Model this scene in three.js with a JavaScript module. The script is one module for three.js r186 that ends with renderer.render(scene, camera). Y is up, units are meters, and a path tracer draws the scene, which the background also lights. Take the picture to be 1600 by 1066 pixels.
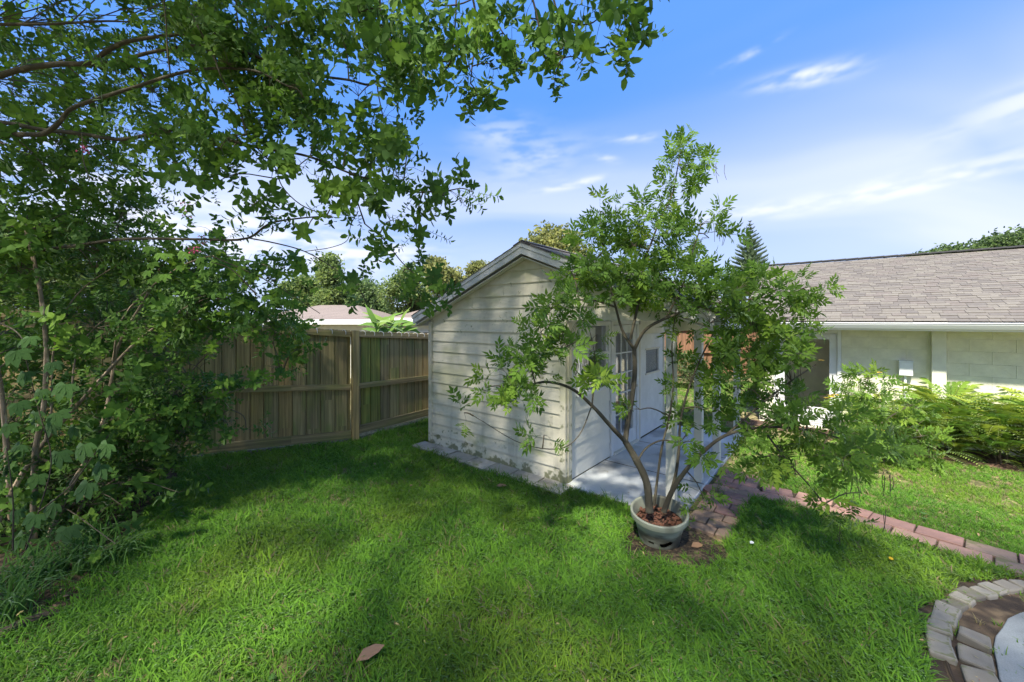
import * as THREE from 'three';
import { mergeGeometries } from 'three/addons/utils/BufferGeometryUtils.js';
import { RoundedBoxGeometry } from 'three/addons/geometries/RoundedBoxGeometry.js';

// ------------------------------------------------------------------ camera, sky, sun, exposure
const scene = new THREE.Scene();
const renderer = new THREE.WebGLRenderer({ antialias: true });
renderer.toneMapping = THREE.LinearToneMapping;
renderer.toneMappingExposure = 4.4;
renderer.shadowMap.enabled = true;
const EYE = 2.0, FOCAL = 620;                       // eye height in metres, focal length for a 1600 wide frame
const camera = new THREE.PerspectiveCamera(2 * Math.atan(533 / FOCAL) * 180 / Math.PI, 1600 / 1066, 0.05, 600);
camera.position.set(0, EYE, 0);
camera.lookAt(0, EYE, -10);
camera.setViewOffset(1600, 1066, 0, 33, 1600, 1066); // shift lens: verticals stay upright
const SUN = new THREE.Vector3(-0.252, 0.863, 0.437).normalize();
const sun = new THREE.DirectionalLight(new THREE.Color(1.0, 0.95, 0.82), 2.45);
sun.position.copy(SUN).multiplyScalar(40); sun.target.position.set(0, 0, -4);
sun.castShadow = true; sun.shadow.radius = 5; sun.shadow.mapSize.set(4096, 4096);
Object.assign(sun.shadow.camera, { left: -16, right: 16, top: 16, bottom: -16, near: 1, far: 90 });
scene.add(sun, sun.target);

function rng(seed) { let a = seed >>> 0; return () => { a = (a + 0x6D2B79F5) | 0; let t = Math.imul(a ^ (a >>> 15), 1 | a); t = (t + Math.imul(t ^ (t >>> 7), 61 | t)) ^ t; return ((t ^ (t >>> 14)) >>> 0) / 4294967296; }; }
const hash2 = (x, y, s) => { let h = Math.imul(x, 374761393) + Math.imul(y, 668265263) + Math.imul(s, 974634721) | 0; h = Math.imul(h ^ (h >>> 13), 1274126177); return ((h ^ (h >>> 16)) >>> 0) / 4294967296; };
function vnoise(x, y, s = 0, per = 0) {
  let xi = Math.floor(x), yi = Math.floor(y); const fx = x - xi, fy = y - yi, ux = fx * fx * (3 - 2 * fx), uy = fy * fy * (3 - 2 * fy);
  const w = (i) => per ? ((i % per) + per) % per : i;
  const a = hash2(w(xi), w(yi), s), b = hash2(w(xi + 1), w(yi), s), c = hash2(w(xi), w(yi + 1), s), d = hash2(w(xi + 1), w(yi + 1), s);
  return a + (b - a) * ux + (c - a) * uy + (a - b - c + d) * ux * uy;
}
function fbm(x, y, o = 4, s = 0, per = 0) { let v = 0, a = 0.5, t = 0; for (let i = 0; i < o; i++) { v += a * vnoise(x, y, s + i * 7, per); t += a; a *= 0.5; x *= 2; y *= 2; per *= 2; } return v / t; }
const clamp = (v, a = 0, b = 1) => Math.max(a, Math.min(b, v));
const smooth = (a, b, v) => { const t = clamp((v - a) / (b - a)); return t * t * (3 - 2 * t); };
const mix = (a, b, t) => a + (b - a) * t;

{ // the sky: blue air, haze low down, thin high cloud
  const W = 2048, H = 1024, data = new Float32Array(W * H * 4), E = 3.3;
  const wisps = [[36.6, 26.2, 4.2, 0.9, -6, 0.85], [30.6, 29.8, 2.6, 0.35, 14, 0.6], [9, 18.7, 5, 0.5, 8, 0.6], [17.5, 23.6, 3.2, 0.5, -4, 0.5], [13.3, 21.6, 1.6, 0.5, -14, 0.5],
    [46, 13.6, 15, 1.1, 4, 0.45], [53, 19, 7, 1.4, 16, 0.3], [-2, 25, 5, 2, 10, 0.35], [-33, 9.5, 13, 3.2, 3, 0.95], [-20, 8.5, 9, 2.0, 5, 0.9], [28, 13, 6, 0.8, 3, 0.4], [-48, 14, 10, 4, 0, 0.6], [3, 22, 7, 2.5, 12, 0.3]];
  for (let j = 0; j < H; j++) {
    const el = ((j + 0.5) / H - 0.5) * Math.PI, y = Math.sin(el), ce = Math.cos(el), eld = el * 180 / Math.PI;
    for (let i = 0; i < W; i++) {
      const ph = ((i + 0.5) / W - 0.5) * 2 * Math.PI, x = Math.cos(ph) * ce, z = Math.sin(ph) * ce;
      const h = Math.max(y, 0), k = smooth(-0.04, 0.54, Math.pow(h, 0.85));
      let r = mix(0.58, 0.10, k), g = mix(0.70, 0.295, k), b = mix(0.93, 0.84, k);
      const px = x / (h + 0.16), pz = z / (h + 0.16);
      const warp = fbm(px * 0.5 + 3, pz * 0.5, 3, 5) * 2;
      let c = smooth(0.46, 0.82, fbm(px * 0.32 + warp * 0.5 + pz * 0.25, pz * 1.1 + warp, 5, 11)) * 0.40;
      c += smooth(0.35, 0.85, fbm(px * 0.35 + 9, pz * 0.5 + 2, 3, 31)) * 0.30 + 0.02;
      const az = Math.atan2(x, -z) * 180 / Math.PI;
      if (y > -0.02) for (const [wa, we, sa, se, tilt, s] of wisps) {
        const da = (az - wa) * ce, de = eld - we; if (Math.abs(da) > sa * 2.4 || Math.abs(de) > se * 3 + sa) continue;
        const t = tilt * Math.PI / 180, p = (da * Math.cos(t) + de * Math.sin(t)) / sa, q = (-da * Math.sin(t) + de * Math.cos(t)) / se;
        const n = fbm(az * 0.35 + eld * 0.15, eld * 1.6 - az * 0.12, 5, 77);
        c += s * Math.exp(-p * p * 1.4 - q * q * 1.2) * smooth(0.25, 0.7, n) * 1.15;
      }
      c = clamp(c, 0, 0.92);
      r = mix(r, 0.80, c); g = mix(g, 0.83, c); b = mix(b, 0.96, c);
      const sd = x * SUN.x + y * SUN.y + z * SUN.z, au = 0.9 * Math.pow(Math.max(sd, 0), 24) + 0.35 * Math.pow(Math.max(sd, 0), 5); // glare of the air round the sun
      r += au; g += au * 0.97; b += au * 0.9;
      const o = (j * W + i) * 4; data[o] = r / E; data[o + 1] = g / E; data[o + 2] = b / E; data[o + 3] = 1;
    }
  }
  const t = new THREE.DataTexture(data, W, H, THREE.RGBAFormat, THREE.FloatType);
  t.mapping = THREE.EquirectangularReflectionMapping; t.magFilter = THREE.LinearFilter; t.minFilter = THREE.LinearFilter; t.needsUpdate = true;
  scene.background = t; scene.environment = t;
}

// ------------------------------------------------------------------ helpers
const V = (x, y, z) => new THREE.Vector3(x, y, z);
const at = (u, v, d) => V((u - 800) / FOCAL * d, EYE - (v - 500) / FOCAL * d, -d);   // a sight line measured in the photograph and a depth -> a point in metres
const col = (r, g, b) => new THREE.Color().setRGB(r, g, b);
const taken = {};
function numbered(n) { if (!(n in taken)) { taken[n] = 0; return n; } return n + '_' + String(++taken[n]).padStart(3, '0'); }
function tag(o, label, category, group, kind) { if (label) o.userData.label = label; if (category) o.userData.category = category; if (group) o.userData.group = group; if (kind) o.userData.kind = kind; return o; }
function thing(name, label, category, pos = [0, 0, 0], turn = 0, group) { const o = new THREE.Group(); o.name = numbered(name); o.position.set(...pos); o.rotation.y = turn; scene.add(o); return tag(o, label, category, group); }
function part(name, geo, m, parent, kind) { const o = new THREE.Mesh(geo, m); o.name = name; o.castShadow = o.receiveShadow = true; parent.add(o); if (kind) o.userData.kind = kind; return o; }
function struct(name, geo, m, label) { const o = part(numbered(name), geo, m, scene, 'structure'); if (label) o.userData.label = label; return o; }
function tex(w, h, fn, srgb = true) {
  const d = new Uint8Array(w * h * 4);
  for (let j = 0; j < h; j++) for (let i = 0; i < w; i++) { const c = fn(i / w, j / h), o = (j * w + i) * 4; d[o] = clamp(c[0], 0, 255); d[o + 1] = clamp(c[1], 0, 255); d[o + 2] = clamp(c[2], 0, 255); d[o + 3] = 255; }
  const t = new THREE.DataTexture(d, w, h); t.wrapS = t.wrapT = THREE.RepeatWrapping; t.magFilter = THREE.LinearFilter; t.minFilter = THREE.LinearMipmapLinearFilter; t.generateMipmaps = true;
  if (srgb) t.colorSpace = THREE.SRGBColorSpace; t.needsUpdate = true; return t;
}
const rep = (t, a, b) => { t.repeat.set(a, b); return t; };
const std = (o) => new THREE.MeshStandardMaterial({ roughness: 0.8, metalness: 0, ...o });
const leafMat = (color, o = {}) => new THREE.MeshPhysicalMaterial({ color, roughness: 1, transmission: 0.48, specularIntensity: 0.5, thickness: 0, side: THREE.DoubleSide, ...o });
// a solid between two quads: front and back are four points each, counter-clockwise seen from outside the front
function solid(f, b, uvf) {
  const P = [...f, ...b], q = [[0, 1, 2, 3], [5, 4, 7, 6], [4, 5, 1, 0], [3, 2, 6, 7], [1, 5, 6, 2], [4, 0, 3, 7]], pos = [], uv = [];
  for (const s of q) for (const k of [s[0], s[1], s[2], s[0], s[2], s[3]]) { const p = P[k]; pos.push(p.x, p.y, p.z); const t = uvf ? uvf(p) : [p.x + p.z, p.y]; uv.push(t[0], t[1]); }
  const g = new THREE.BufferGeometry(); g.setAttribute('position', new THREE.Float32BufferAttribute(pos, 3)); g.setAttribute('uv', new THREE.Float32BufferAttribute(uv, 2)); g.computeVertexNormals(); return g;
}
// a box with uv in metres, optionally with small chamfers
function box(w, h, d, r = 0) {
  const g = r ? new RoundedBoxGeometry(w, h, d, 1, r) : new THREE.BoxGeometry(w, h, d), p = g.attributes.position, n = g.attributes.normal, uv = g.attributes.uv;
  for (let i = 0; i < p.count; i++) { const ax = Math.abs(n.getX(i)), ay = Math.abs(n.getY(i)), az = Math.abs(n.getZ(i)); if (az >= ax && az >= ay) uv.setXY(i, p.getX(i), p.getY(i)); else if (ax >= ay) uv.setXY(i, p.getZ(i), p.getY(i)); else uv.setXY(i, p.getX(i), p.getZ(i)); }
  return g;
}
function boxAt(name, parent, m, w, h, d, x, y, z, r = 0) { const o = part(name, box(w, h, d, r), m, parent); o.position.set(x, y, z); return o; }
// tapered tube through points
function limb(pts, r0, r1, sides = 7, per = 5, wob = 0, seed = 1) {
  const cv = new THREE.CatmullRomCurve3(pts, false, 'centripetal'), n = Math.max(2, (pts.length - 1) * per), pos = [], uv = [], idx = [], R = rng(seed);
  let nrm = V(0.3, 0.2, 1), len = 0, prev = null;
  for (let i = 0; i <= n; i++) {
    const t = i / n, p = cv.getPoint(t), tg = cv.getTangent(t); nrm = nrm.clone().sub(tg.clone().multiplyScalar(nrm.dot(tg))).normalize(); const bn = tg.clone().cross(nrm);
    if (prev) len += p.distanceTo(prev); prev = p;
    const r = mix(r0, r1, Math.pow(t, 0.8)) * (1 + wob * (R() - 0.5));
    for (let k = 0; k <= sides; k++) { const a = k / sides * Math.PI * 2, rr = r * (1 + (k === sides ? 0 : 0)); pos.push(p.x + rr * (Math.cos(a) * nrm.x + Math.sin(a) * bn.x), p.y + rr * (Math.cos(a) * nrm.y + Math.sin(a) * bn.y), p.z + rr * (Math.cos(a) * nrm.z + Math.sin(a) * bn.z)); uv.push(k / sides * Math.PI * 2 * r0, len); }
  }
  const s = sides + 1; for (let i = 0; i < n; i++) for (let k = 0; k < sides; k++) { const a = i * s + k; idx.push(a, a + 1, a + s, a + 1, a + s + 1, a + s); }
  const g = new THREE.BufferGeometry(); g.setAttribute('position', new THREE.Float32BufferAttribute(pos, 3)); g.setAttribute('uv', new THREE.Float32BufferAttribute(uv, 2)); g.setIndex(idx); g.computeVertexNormals(); return g;
}
// one leaf along +y, face towards +z; eight triangles
function leaf(len, wid, bend = 0.15, fold = 0.18, a = 0.32, wa = 0.97, b = 0.72, wb = 0.78) {
  const st = [[a, wa], [b, wb]], pos = [0, 0, 0], h = wid / 2, idx = [], uv = [0.5, 0];
  for (const [t, w] of st) { const z = -bend * len * t * t; pos.push(-h * w, t * len, z + fold * h * w, 0, t * len, z, h * w, t * len, z + fold * h * w); uv.push(0, t, 0.5, t, 1, t); }
  pos.push(0, len, -bend * len); uv.push(0.5, 1);
  idx.push(0, 2, 1, 0, 3, 2, 1, 2, 5, 1, 5, 4, 2, 3, 6, 2, 6, 5, 4, 5, 7, 5, 6, 7);
  const g = new THREE.BufferGeometry(); g.setAttribute('position', new THREE.Float32BufferAttribute(pos, 3)); g.setAttribute('uv', new THREE.Float32BufferAttribute(uv, 2)); g.setIndex(idx); g.computeVertexNormals(); return g;
}
const UP = V(0, 1, 0);
function orient(dir, roll = 0, face = null) { // +y to dir, +z near face
  const y = dir.clone().normalize(); let z = (face || V(0.01, 1, 0.02)).clone(); z.sub(y.clone().multiplyScalar(z.dot(y))); if (z.lengthSq() < 1e-5) z.set(0.3, 0, 1).sub(y.clone().multiplyScalar(0.3 * y.x + y.z)); z.normalize();
  const x = y.clone().cross(z); const m = new THREE.Matrix4().makeBasis(x, y, z); if (roll) m.multiply(new THREE.Matrix4().makeRotationY(roll)); return m;
}
const place = (g, dir, pos, roll = 0, s = 1, face) => g.clone().applyMatrix4(new THREE.Matrix4().makeTranslation(pos.x, pos.y, pos.z).multiply(orient(dir, roll, face)).multiply(new THREE.Matrix4().makeScale(s, s, s)));
const stem = (pts, r) => limb(pts, r, r * 0.5, 3, 1);
const rv = (R) => V(R() * 2 - 1, R() * 2 - 1, R() * 2 - 1);

// ---- sprays: small twigs with their leaves, growing along +y
function simpleSpray(seed, n, L, len, wid, spread = 1) { // alternate oval leaves
  const R = rng(seed), gs = [stem([V(0, 0, 0), V(0.02 * L, L * 0.5, 0.04 * L), V(0, L, 0)], 0.0022)];
  for (let i = 0; i < n; i++) { const t = 0.12 + 0.88 * i / (n - 1), a = i * 2.4 + R() * 0.8, up = mix(0.35, 1.3, t * t), s = 0.75 + R() * 0.45; gs.push(place(leaf(len, wid, 0.1 + R() * 0.25, 0.1 + R() * 0.25), V(Math.cos(a) * spread, up - 0.25, Math.sin(a) * spread), V(0.02 * L * Math.sin(t * 3), t * L, 0.04 * L * Math.sin(t * 3)), (R() - 0.5) * 1.2, s, V(0, 1, 0.1))); }
  return mergeGeometries(gs);
}
function compoundLeaf(seed, pairs, L, len, wid) { // pinnate leaf along +y
  const R = rng(seed), gs = [stem([V(0, 0, 0), V(0, L * 0.5, 0.03 * L), V(0, L, -0.06 * L)], 0.0016)];
  for (let i = 0; i < pairs; i++) { const t = 0.3 + 0.6 * i / Math.max(1, pairs - 1); for (const s of [-1, 1]) gs.push(place(leaf(len, wid, 0.1 + R() * 0.2, 0.2, 0.36, 1, 0.7, 0.6), V(s * 1, 0.75 + R() * 0.3, -0.1 + R() * 0.1), V(0, t * L, 0.02 * L), (R() - 0.5) * 0.5, 0.8 + R() * 0.35, V(0, 0, 1))); }
  gs.push(place(leaf(len * 1.1, wid, 0.2, 0.2, 0.36, 1, 0.7, 0.6), V(0, 1, -0.15), V(0, L, -0.05 * L), 0, 1, V(0, 0, 1)));
  return mergeGeometries(gs);
}
function compoundSpray(seed, n = 5, L = 0.13) {
  const R = rng(seed), gs = [stem([V(0, 0, 0), V(0, L, 0)], 0.0022)];
  for (let i = 0; i < n; i++) { const t = 0.25 + 0.75 * i / (n - 1), a = i * 1.75 + R(); gs.push(place(compoundLeaf(seed * 13 + i, 3, 0.12, 0.072, 0.030), V(Math.cos(a), mix(0.35, 1.4, t), Math.sin(a)), V(0, t * L, 0), (R() - 0.5) * 0.6, 0.8 + R() * 0.4, V(0, 1, 0.2))); }
  return mergeGeometries(gs);
}
function palmate(seed, len, wid) { // five leaflets from one point, petiole along +y
  const R = rng(seed), gs = [stem([V(0, -0.08, 0.02), V(0, 0, 0)], 0.0018)];
  for (let i = 0; i < 5; i++) { const a = (i - 2) * 0.68 + (R() - 0.5) * 0.15; gs.push(place(leaf(len, wid, 0.22, 0.14, 0.45, 1, 0.75, 0.66), V(Math.sin(a), Math.cos(a), -0.12), V(0, 0, 0), 0, i === 2 ? 1.05 : Math.abs(i - 2) === 1 ? 0.95 : 0.75, V(0, 0, 1))); }
  return mergeGeometries(gs);
}
function clump(seed, n, rad, len, wid) { // a tuft of leaves in a ball, for crowns seen from afar or overhead
  const R = rng(seed), gs = [];
  for (let i = 0; i < n; i++) { const p = rv(R).multiplyScalar(rad); gs.push(place(leaf(len, wid, 0.2, 0.2), rv(R).add(V(0, -0.1, 0)), p, R() * 6, 0.7 + R() * 0.6)); }
  return mergeGeometries(gs);
}
// hang sprays on a plant: the nearest ones are parts of their own, the rest one mass
function hang(parent, list, geos, mats, nOwn, name) {
  list.sort((a, b) => a.m.elements[12] ** 2 + (a.m.elements[13] - EYE) ** 2 + a.m.elements[14] ** 2 - (b.m.elements[12] ** 2 + (b.m.elements[13] - EYE) ** 2 + b.m.elements[14] ** 2));
  const inView = (e) => { const d = -e[14]; if (d < 0.3) return false; const u = 800 + FOCAL * e[12] / d, v = 500 - FOCAL * (e[13] - EYE) / d; return u > -20 && u < 1620 && v > -20 && v < 1086; };
  const own = [], rest = []; for (const s of list) (own.length < nOwn && inView(s.m.elements) ? own : rest).push(s);
  for (const s of own) { const o = part(name, geos[s.k % geos.length], mats[s.c % mats.length], parent); o.applyMatrix4(s.m); }
  geos.forEach((g, gi) => { mats.forEach((m, mi) => {
    const L = rest.filter(s => s.k % geos.length === gi && s.c % mats.length === mi); if (!L.length) return;
    const im = new THREE.InstancedMesh(g, m, L.length); im.name = 'foliage'; im.userData.kind = 'stuff'; im.castShadow = im.receiveShadow = true; L.forEach((s, i) => im.setMatrixAt(i, s.m)); parent.add(im);
  }); });
}
// twigs from the nearest limb to each clump of leaves; returns the sprays
function sprout(parent, nodes, clusters, twigMat, o) {
  const R = rng(o.seed), sprays = [], twigs = []; let c = 0;
  for (const cl of clusters) {
    const ctr = cl.p, rad = cl.r, n = Math.round(cl.n * (o.density || 1)); let best = nodes[0], bd = 1e9;
    for (const q of nodes) { const d = q.distanceTo(ctr) * (q.y > ctr.y + 0.15 && !o.droop ? 1.4 : 1); if (d < bd) { bd = d; best = q; } }
    const midp = best.clone().lerp(ctr, 0.55).add(V((R() - 0.5) * 0.15 * bd, 0.12 * bd, (R() - 0.5) * 0.15 * bd)), bc = new THREE.CatmullRomCurve3([best, midp, ctr]);
    if (bd > 0.04) twigs.push(limb([best, midp, ctr], o.twig * 1.7, o.twig, 4, 3));
    const brPts = bd > 0.15 ? [0.5, 0.62, 0.75, 0.88, 1].map(t => bc.getPoint(t)) : [ctr];
    for (let i = 0; i < n; i++) {
      let q; do { q = rv(R); } while (q.lengthSq() > 1);
      const tgt = ctr.clone().add(V(q.x * rad.x, q.y * rad.y, q.z * rad.z)); let s = brPts[0]; for (const b of brPts) if (b.distanceTo(tgt) < s.distanceTo(tgt)) s = b;
      const dir = tgt.clone().sub(s); if (dir.length() < 0.02) dir.copy(rv(R)).multiplyScalar(0.05);
      if (dir.length() > 0.05 && i % (o.twigEvery || 1) === 0) twigs.push(limb([s, s.clone().lerp(tgt, 0.5).add(V(0, 0.12 * dir.length(), 0)), tgt], o.twig * 0.6, o.twig * 0.35, 3, 2));
      const d2 = dir.clone().normalize().add(rv(R).multiplyScalar(0.55)).add(V(0, o.lift || 0, 0));
      const sc = (o.scale || 1) * (0.7 + R() * 0.6), m = new THREE.Matrix4().makeTranslation(tgt.x, tgt.y, tgt.z).multiply(orient(d2, R() * 6.28)).multiply(new THREE.Matrix4().makeScale(sc, sc, sc));
      sprays.push({ m, k: Math.floor(R() * 8), c: cl.c !== undefined ? cl.c + (R() < 0.25 ? 1 : 0) : Math.floor(R() * 8) });
    }
    c++;
  }
  if (twigs.length) part('twigs', mergeGeometries(twigs), twigMat, parent, 'stuff');
  return sprays;
}
const sample = (pts, n = 12) => new THREE.CatmullRomCurve3(pts, false, 'centripetal').getPoints(n);
const px = (a, d, dd = d) => a.map(([u, v], i) => at(u, v, mix(d, dd, i / Math.max(1, a.length - 1))));
// a clump given by a sight line, its half sizes in the same measure and a depth
const cl = (u, v, ru, rv_, d, n, c) => ({ p: at(u, v, d), r: V(ru * d / FOCAL, rv_ * d / FOCAL, 0.22 + 0.4 * (ru + rv_) / 2 * d / FOCAL), n, c });

// ------------------------------------------------------------------ materials
const SD = 512;
const woodMap = (a, b, alg, seed) => tex(SD, SD, (u, v) => { const g = fbm(u * 42, v * 2.2, 4, seed, 0) , s = fbm(u * 9, v * 1.4, 3, seed + 50), al = smooth(0.5, 0.75, fbm(u * 5, v * 4, 4, seed + 90)) * alg, f = fbm(u * 150, v * 9, 2, seed + 7), k = 0.62 + 0.45 * g + 0.28 * (s - 0.5) + 0.22 * (f - 0.5), kn = smooth(0.035, 0.012, Math.hypot(((u * 3.1 + seed * 0.37) % 1 - 0.5) * 0.35, ((v * 2.3 + seed * 0.61) % 1 - 0.5) * 0.3)); return [0, 1, 2].map(i => mix(mix(a[i], b[i], s) * k, [124, 138, 66][i] * (0.7 + 0.5 * g), al) * (1 - 0.0 * kn)); });
const grainBump = tex(256, 256, (u, v) => { const g = 255 * (0.6 * fbm(u * 60, v * 3, 3, 3) + 0.4 * fbm(u * 14, v * 2, 3, 9)); return [g, g, g]; }, false);
const M = {};
M.board = [0, 1, 2, 3].map(i => std({ map: rep(woodMap([[206, 182, 124], [196, 178, 122], [202, 174, 114], [190, 170, 120]][i], [[172, 152, 102], [164, 150, 102], [172, 146, 94], [158, 144, 100]][i], [0.3, 0.5, 0.2, 0.42][i], 3 + i * 17), 1.1, 0.45), bumpMap: rep(grainBump.clone(), 2, 0.6), bumpScale: 0.004, roughness: 0.9 }));
M.boardMossy = std({ map: rep(woodMap([176, 170, 92], [150, 152, 72], 0.8, 77), 1.1, 0.5), bumpMap: rep(grainBump.clone(), 2, 0.6), bumpScale: 0.004, roughness: 0.95 });
M.rail = std({ map: (() => { const t = rep(woodMap([190, 168, 118], [156, 140, 98], 0.35, 41), 1.1, 0.45); t.rotation = Math.PI / 2; return t; })(), roughness: 0.9 });
M.brownBoard = std({ map: rep(woodMap([178, 134, 100], [146, 106, 80], 0, 61), 1.1, 0.45), roughness: 0.9 });
const FG = (x, y, s) => fbm(x, y, 4, s);
// painted siding with mould at the foot and a few runs, x across 4.4 m, y up 3.3 m
M.siding = std({ roughness: 0.62, map: tex(1024, 768, (u, v) => {
  const x = u * 4.4, y = v * 3.3; let c = [227, 219, 196]; const n = FG(x * 3, y * 3, 5), f = FG(x * 40, y * 40, 9), st = FG(x * 9, y * 0.7, 21);
  const k = 0.955 + 0.06 * n + 0.05 * (f - 0.5) - 0.09 * smooth(0.55, 0.8, st); c = c.map(q => q * k);
  const wet = Math.max(smooth(0.62, 0.84, FG(x * 2.2, y * 2.6, 33) + 0.16 * (1 - clamp(Math.abs(y - 1.25) / 0.9))) * 0.32, smooth(0.5, 0.72, FG(x * 3.3 + 7, y * 5, 44)) * smooth(0.95, 0.3, y) * 0.5);
  c = [mix(c[0], 158, wet), mix(c[1], 160, wet), mix(c[2], 108, wet)];
  const edge = -0.13 + Math.max(0, 0.345 - y * 1.5) + 0.17 * smooth(0.14, 0, Math.abs(x - 2.56)) * smooth(2.0, 0.5, y), mo = smooth(0.53, 0.70, FG(x * 8, y * 11, 55) * 0.6 + FG(x * 30, y * 30, 66) * 0.4 + edge);
  const mm = mo * 0.72; return [mix(c[0], 100, mm), mix(c[1], 102, mm), mix(c[2], 66, mm)];
}) });
M.siding.map.repeat.set(1 / 4.4, 1 / 3.3);
M.sidingClean = std({ color: col(0.84, 0.82, 0.75), roughness: 0.6, map: rep(tex(256, 256, (u, v) => { const k = 236 + 18 * fbm(u * 6, v * 6, 4, 8, 6) + 8 * (hash2(u * 256 | 0, v * 256 | 0, 3) - 0.5); return [k, k, k * 0.985]; }), 0.7, 0.7) });
const paintGrain = tex(256, 256, (u, v) => { const k = 230 + 30 * (fbm(u * 8, v * 8, 4, 18, 8) - 0.5) + 10 * (hash2(u * 256 | 0, v * 256 | 0, 5) - 0.5) + 10; return [k, k, k]; });
M.trim = std({ color: col(0.78, 0.74, 0.62), roughness: 0.55, map: rep(paintGrain.clone(), 0.8, 0.8) });
M.white = std({ color: col(0.82, 0.83, 0.82), roughness: 0.5, map: rep(paintGrain.clone(), 0.9, 0.9) });
M.fascia = std({ color: col(0.80, 0.79, 0.75), roughness: 0.6, map: rep(tex(256, 256, (u, v) => { const k = 232 + 40 * (fbm(u * 10, v * 30, 4, 28) - 0.5) + 20 * (fbm(u * 60, v * 60, 2, 2) - 0.5); return [k, k, k * 1.01]; }), 0.8, 0.8) });
M.post = std({ color: col(0.72, 0.71, 0.64), roughness: 0.6, map: rep(paintGrain.clone(), 0.9, 0.9) });
M.block = [0, 1, 2].map(i => std({ color: col(0.80 + i * 0.012, 0.775 + i * 0.01, 0.60 + i * 0.015), roughness: 0.75, map: rep(paintGrain.clone(), 1.3, 1.3), bumpMap: rep(paintGrain.clone(), 5, 5), bumpScale: 0.006 }));
M.mortar = std({ color: col(0.76, 0.735, 0.57), roughness: 0.85 });
M.paintHouse = std({ color: col(0.80, 0.78, 0.64), roughness: 0.6, map: rep(paintGrain.clone(), 1, 1) });
M.gutter = std({ color: col(0.80, 0.81, 0.80), roughness: 0.4 });
M.glass = new THREE.MeshPhysicalMaterial({ color: 0xffffff, transmission: 1, thickness: 0, roughness: 0.02, ior: 1.5 });
M.pane = std({ color: col(0.08, 0.085, 0.09), roughness: 0.08 });
M.screen = std({ color: col(0.07, 0.075, 0.08), roughness: 0.7 });
const shTones = [[0.235, 0.207, 0.178], [0.255, 0.226, 0.19], [0.205, 0.18, 0.158], [0.275, 0.245, 0.205], [0.24, 0.205, 0.178]];
const grit = tex(256, 256, (u, v) => { const k = 175 + 80 * hash2(u * 256 | 0, v * 256 | 0, 9) * (0.6 + 0.6 * fbm(u * 12, v * 12, 3, 4, 12)); return [k, k, k]; });
M.shingle = shTones.map(t => std({ color: col(...t), map: rep(grit.clone(), 2.2, 2.2), roughness: 0.95 }));
M.shingleMass = std({ color: 0xffffff, vertexColors: true, map: rep(grit.clone(), 2.2, 2.2), roughness: 0.95 });
M.ridge = std({ color: col(0.05, 0.05, 0.052), roughness: 0.9 });
M.roofPink = std({ color: col(0.30, 0.24, 0.21), map: rep(grit.clone(), 1, 1), roughness: 0.95 });
M.roofGrey = std({ color: col(0.36, 0.32, 0.30), map: rep(grit.clone(), 1, 1), roughness: 0.95 });
const concTex = (a, seed, mo = 0) => tex(512, 512, (u, v) => { const n = fbm(u * 5, v * 5, 5, seed, 5), f = hash2(u * 512 | 0, v * 512 | 0, seed), d = smooth(0.5, 0.7, fbm(u * 4, v * 4, 5, seed + 5, 4)) * 0.32, g = smooth(0.55, 0.75, fbm(u * 7, v * 7, 5, seed + 15, 7)) * mo; return [0, 1, 2].map(i => mix(mix(a[i] * (0.86 + 0.22 * n) + 16 * (f - 0.5), [92, 86, 76][i], d), [92, 98, 52][i], g)); });
M.slab = std({ map: rep(concTex([202, 205, 206], 4, 0.15), 0.5, 0.5), roughness: 0.8, bumpMap: rep(grit.clone(), 3, 3), bumpScale: 0.002 });
M.conc = [0, 1].map(i => std({ map: rep(concTex([[190, 182, 168], [172, 166, 152]][i], 14 + i * 9, 0.35), 1.2, 1.2), roughness: 0.9, bumpMap: rep(grit.clone(), 5, 5), bumpScale: 0.004 }));
M.edging = [0, 1, 2].map(i => std({ map: rep(concTex([[130, 123, 111], [110, 104, 93], [140, 134, 122]][i], 34 + i * 9, 0.6), 2.6, 2.6), roughness: 0.95, bumpMap: rep(concTex([140, 140, 140], 70 + i, 0), 3, 3), bumpScale: 0.012 }));
M.brick = [0, 1, 2, 3].map(i => std({ map: rep(concTex([[164, 126, 112], [150, 114, 104], [170, 134, 116], [148, 124, 106]][i], 51 + i * 5, [0.25, 0.35, 0.2, 0.6][i]), 1.4, 1.4), roughness: 0.92, bumpMap: rep(grit.clone(), 6, 6), bumpScale: 0.003 }));
M.patio = std({ map: rep(tex(512, 512, (u, v) => { const n = fbm(u * 4, v * 4, 5, 3, 4), f = hash2(u * 512 | 0, v * 512 | 0, 8), s = fbm(u * 3, v * 22, 4, 66), k = 0.86 + 0.2 * n + 0.14 * (s - 0.5); return [138 * k + 22 * (f - 0.5), 141 * k + 22 * (f - 0.5), 138 * k + 22 * (f - 0.5)]; }), 0.8, 0.8), roughness: 0.85 });
const soilTex = (a, b, seed) => tex(512, 512, (u, v) => { const n = fbm(u * 8, v * 8, 5, seed, 8), m = fbm(u * 60, v * 60, 2, seed + 3, 60), t = smooth(0.35, 0.7, n * 0.6 + m * 0.4); return [0, 1, 2].map(i => mix(a[i], b[i], t) * (0.75 + 0.5 * m)); });
M.soil = std({ map: rep(soilTex([58, 46, 34], [104, 88, 66], 12), 0.9, 0.9), roughness: 1, bumpMap: rep(grit.clone(), 3, 3), bumpScale: 0.01 });
M.ground = std({ map: rep(soilTex([84, 82, 46], [128, 116, 80], 22), 0.6, 0.6), roughness: 1 });
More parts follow.
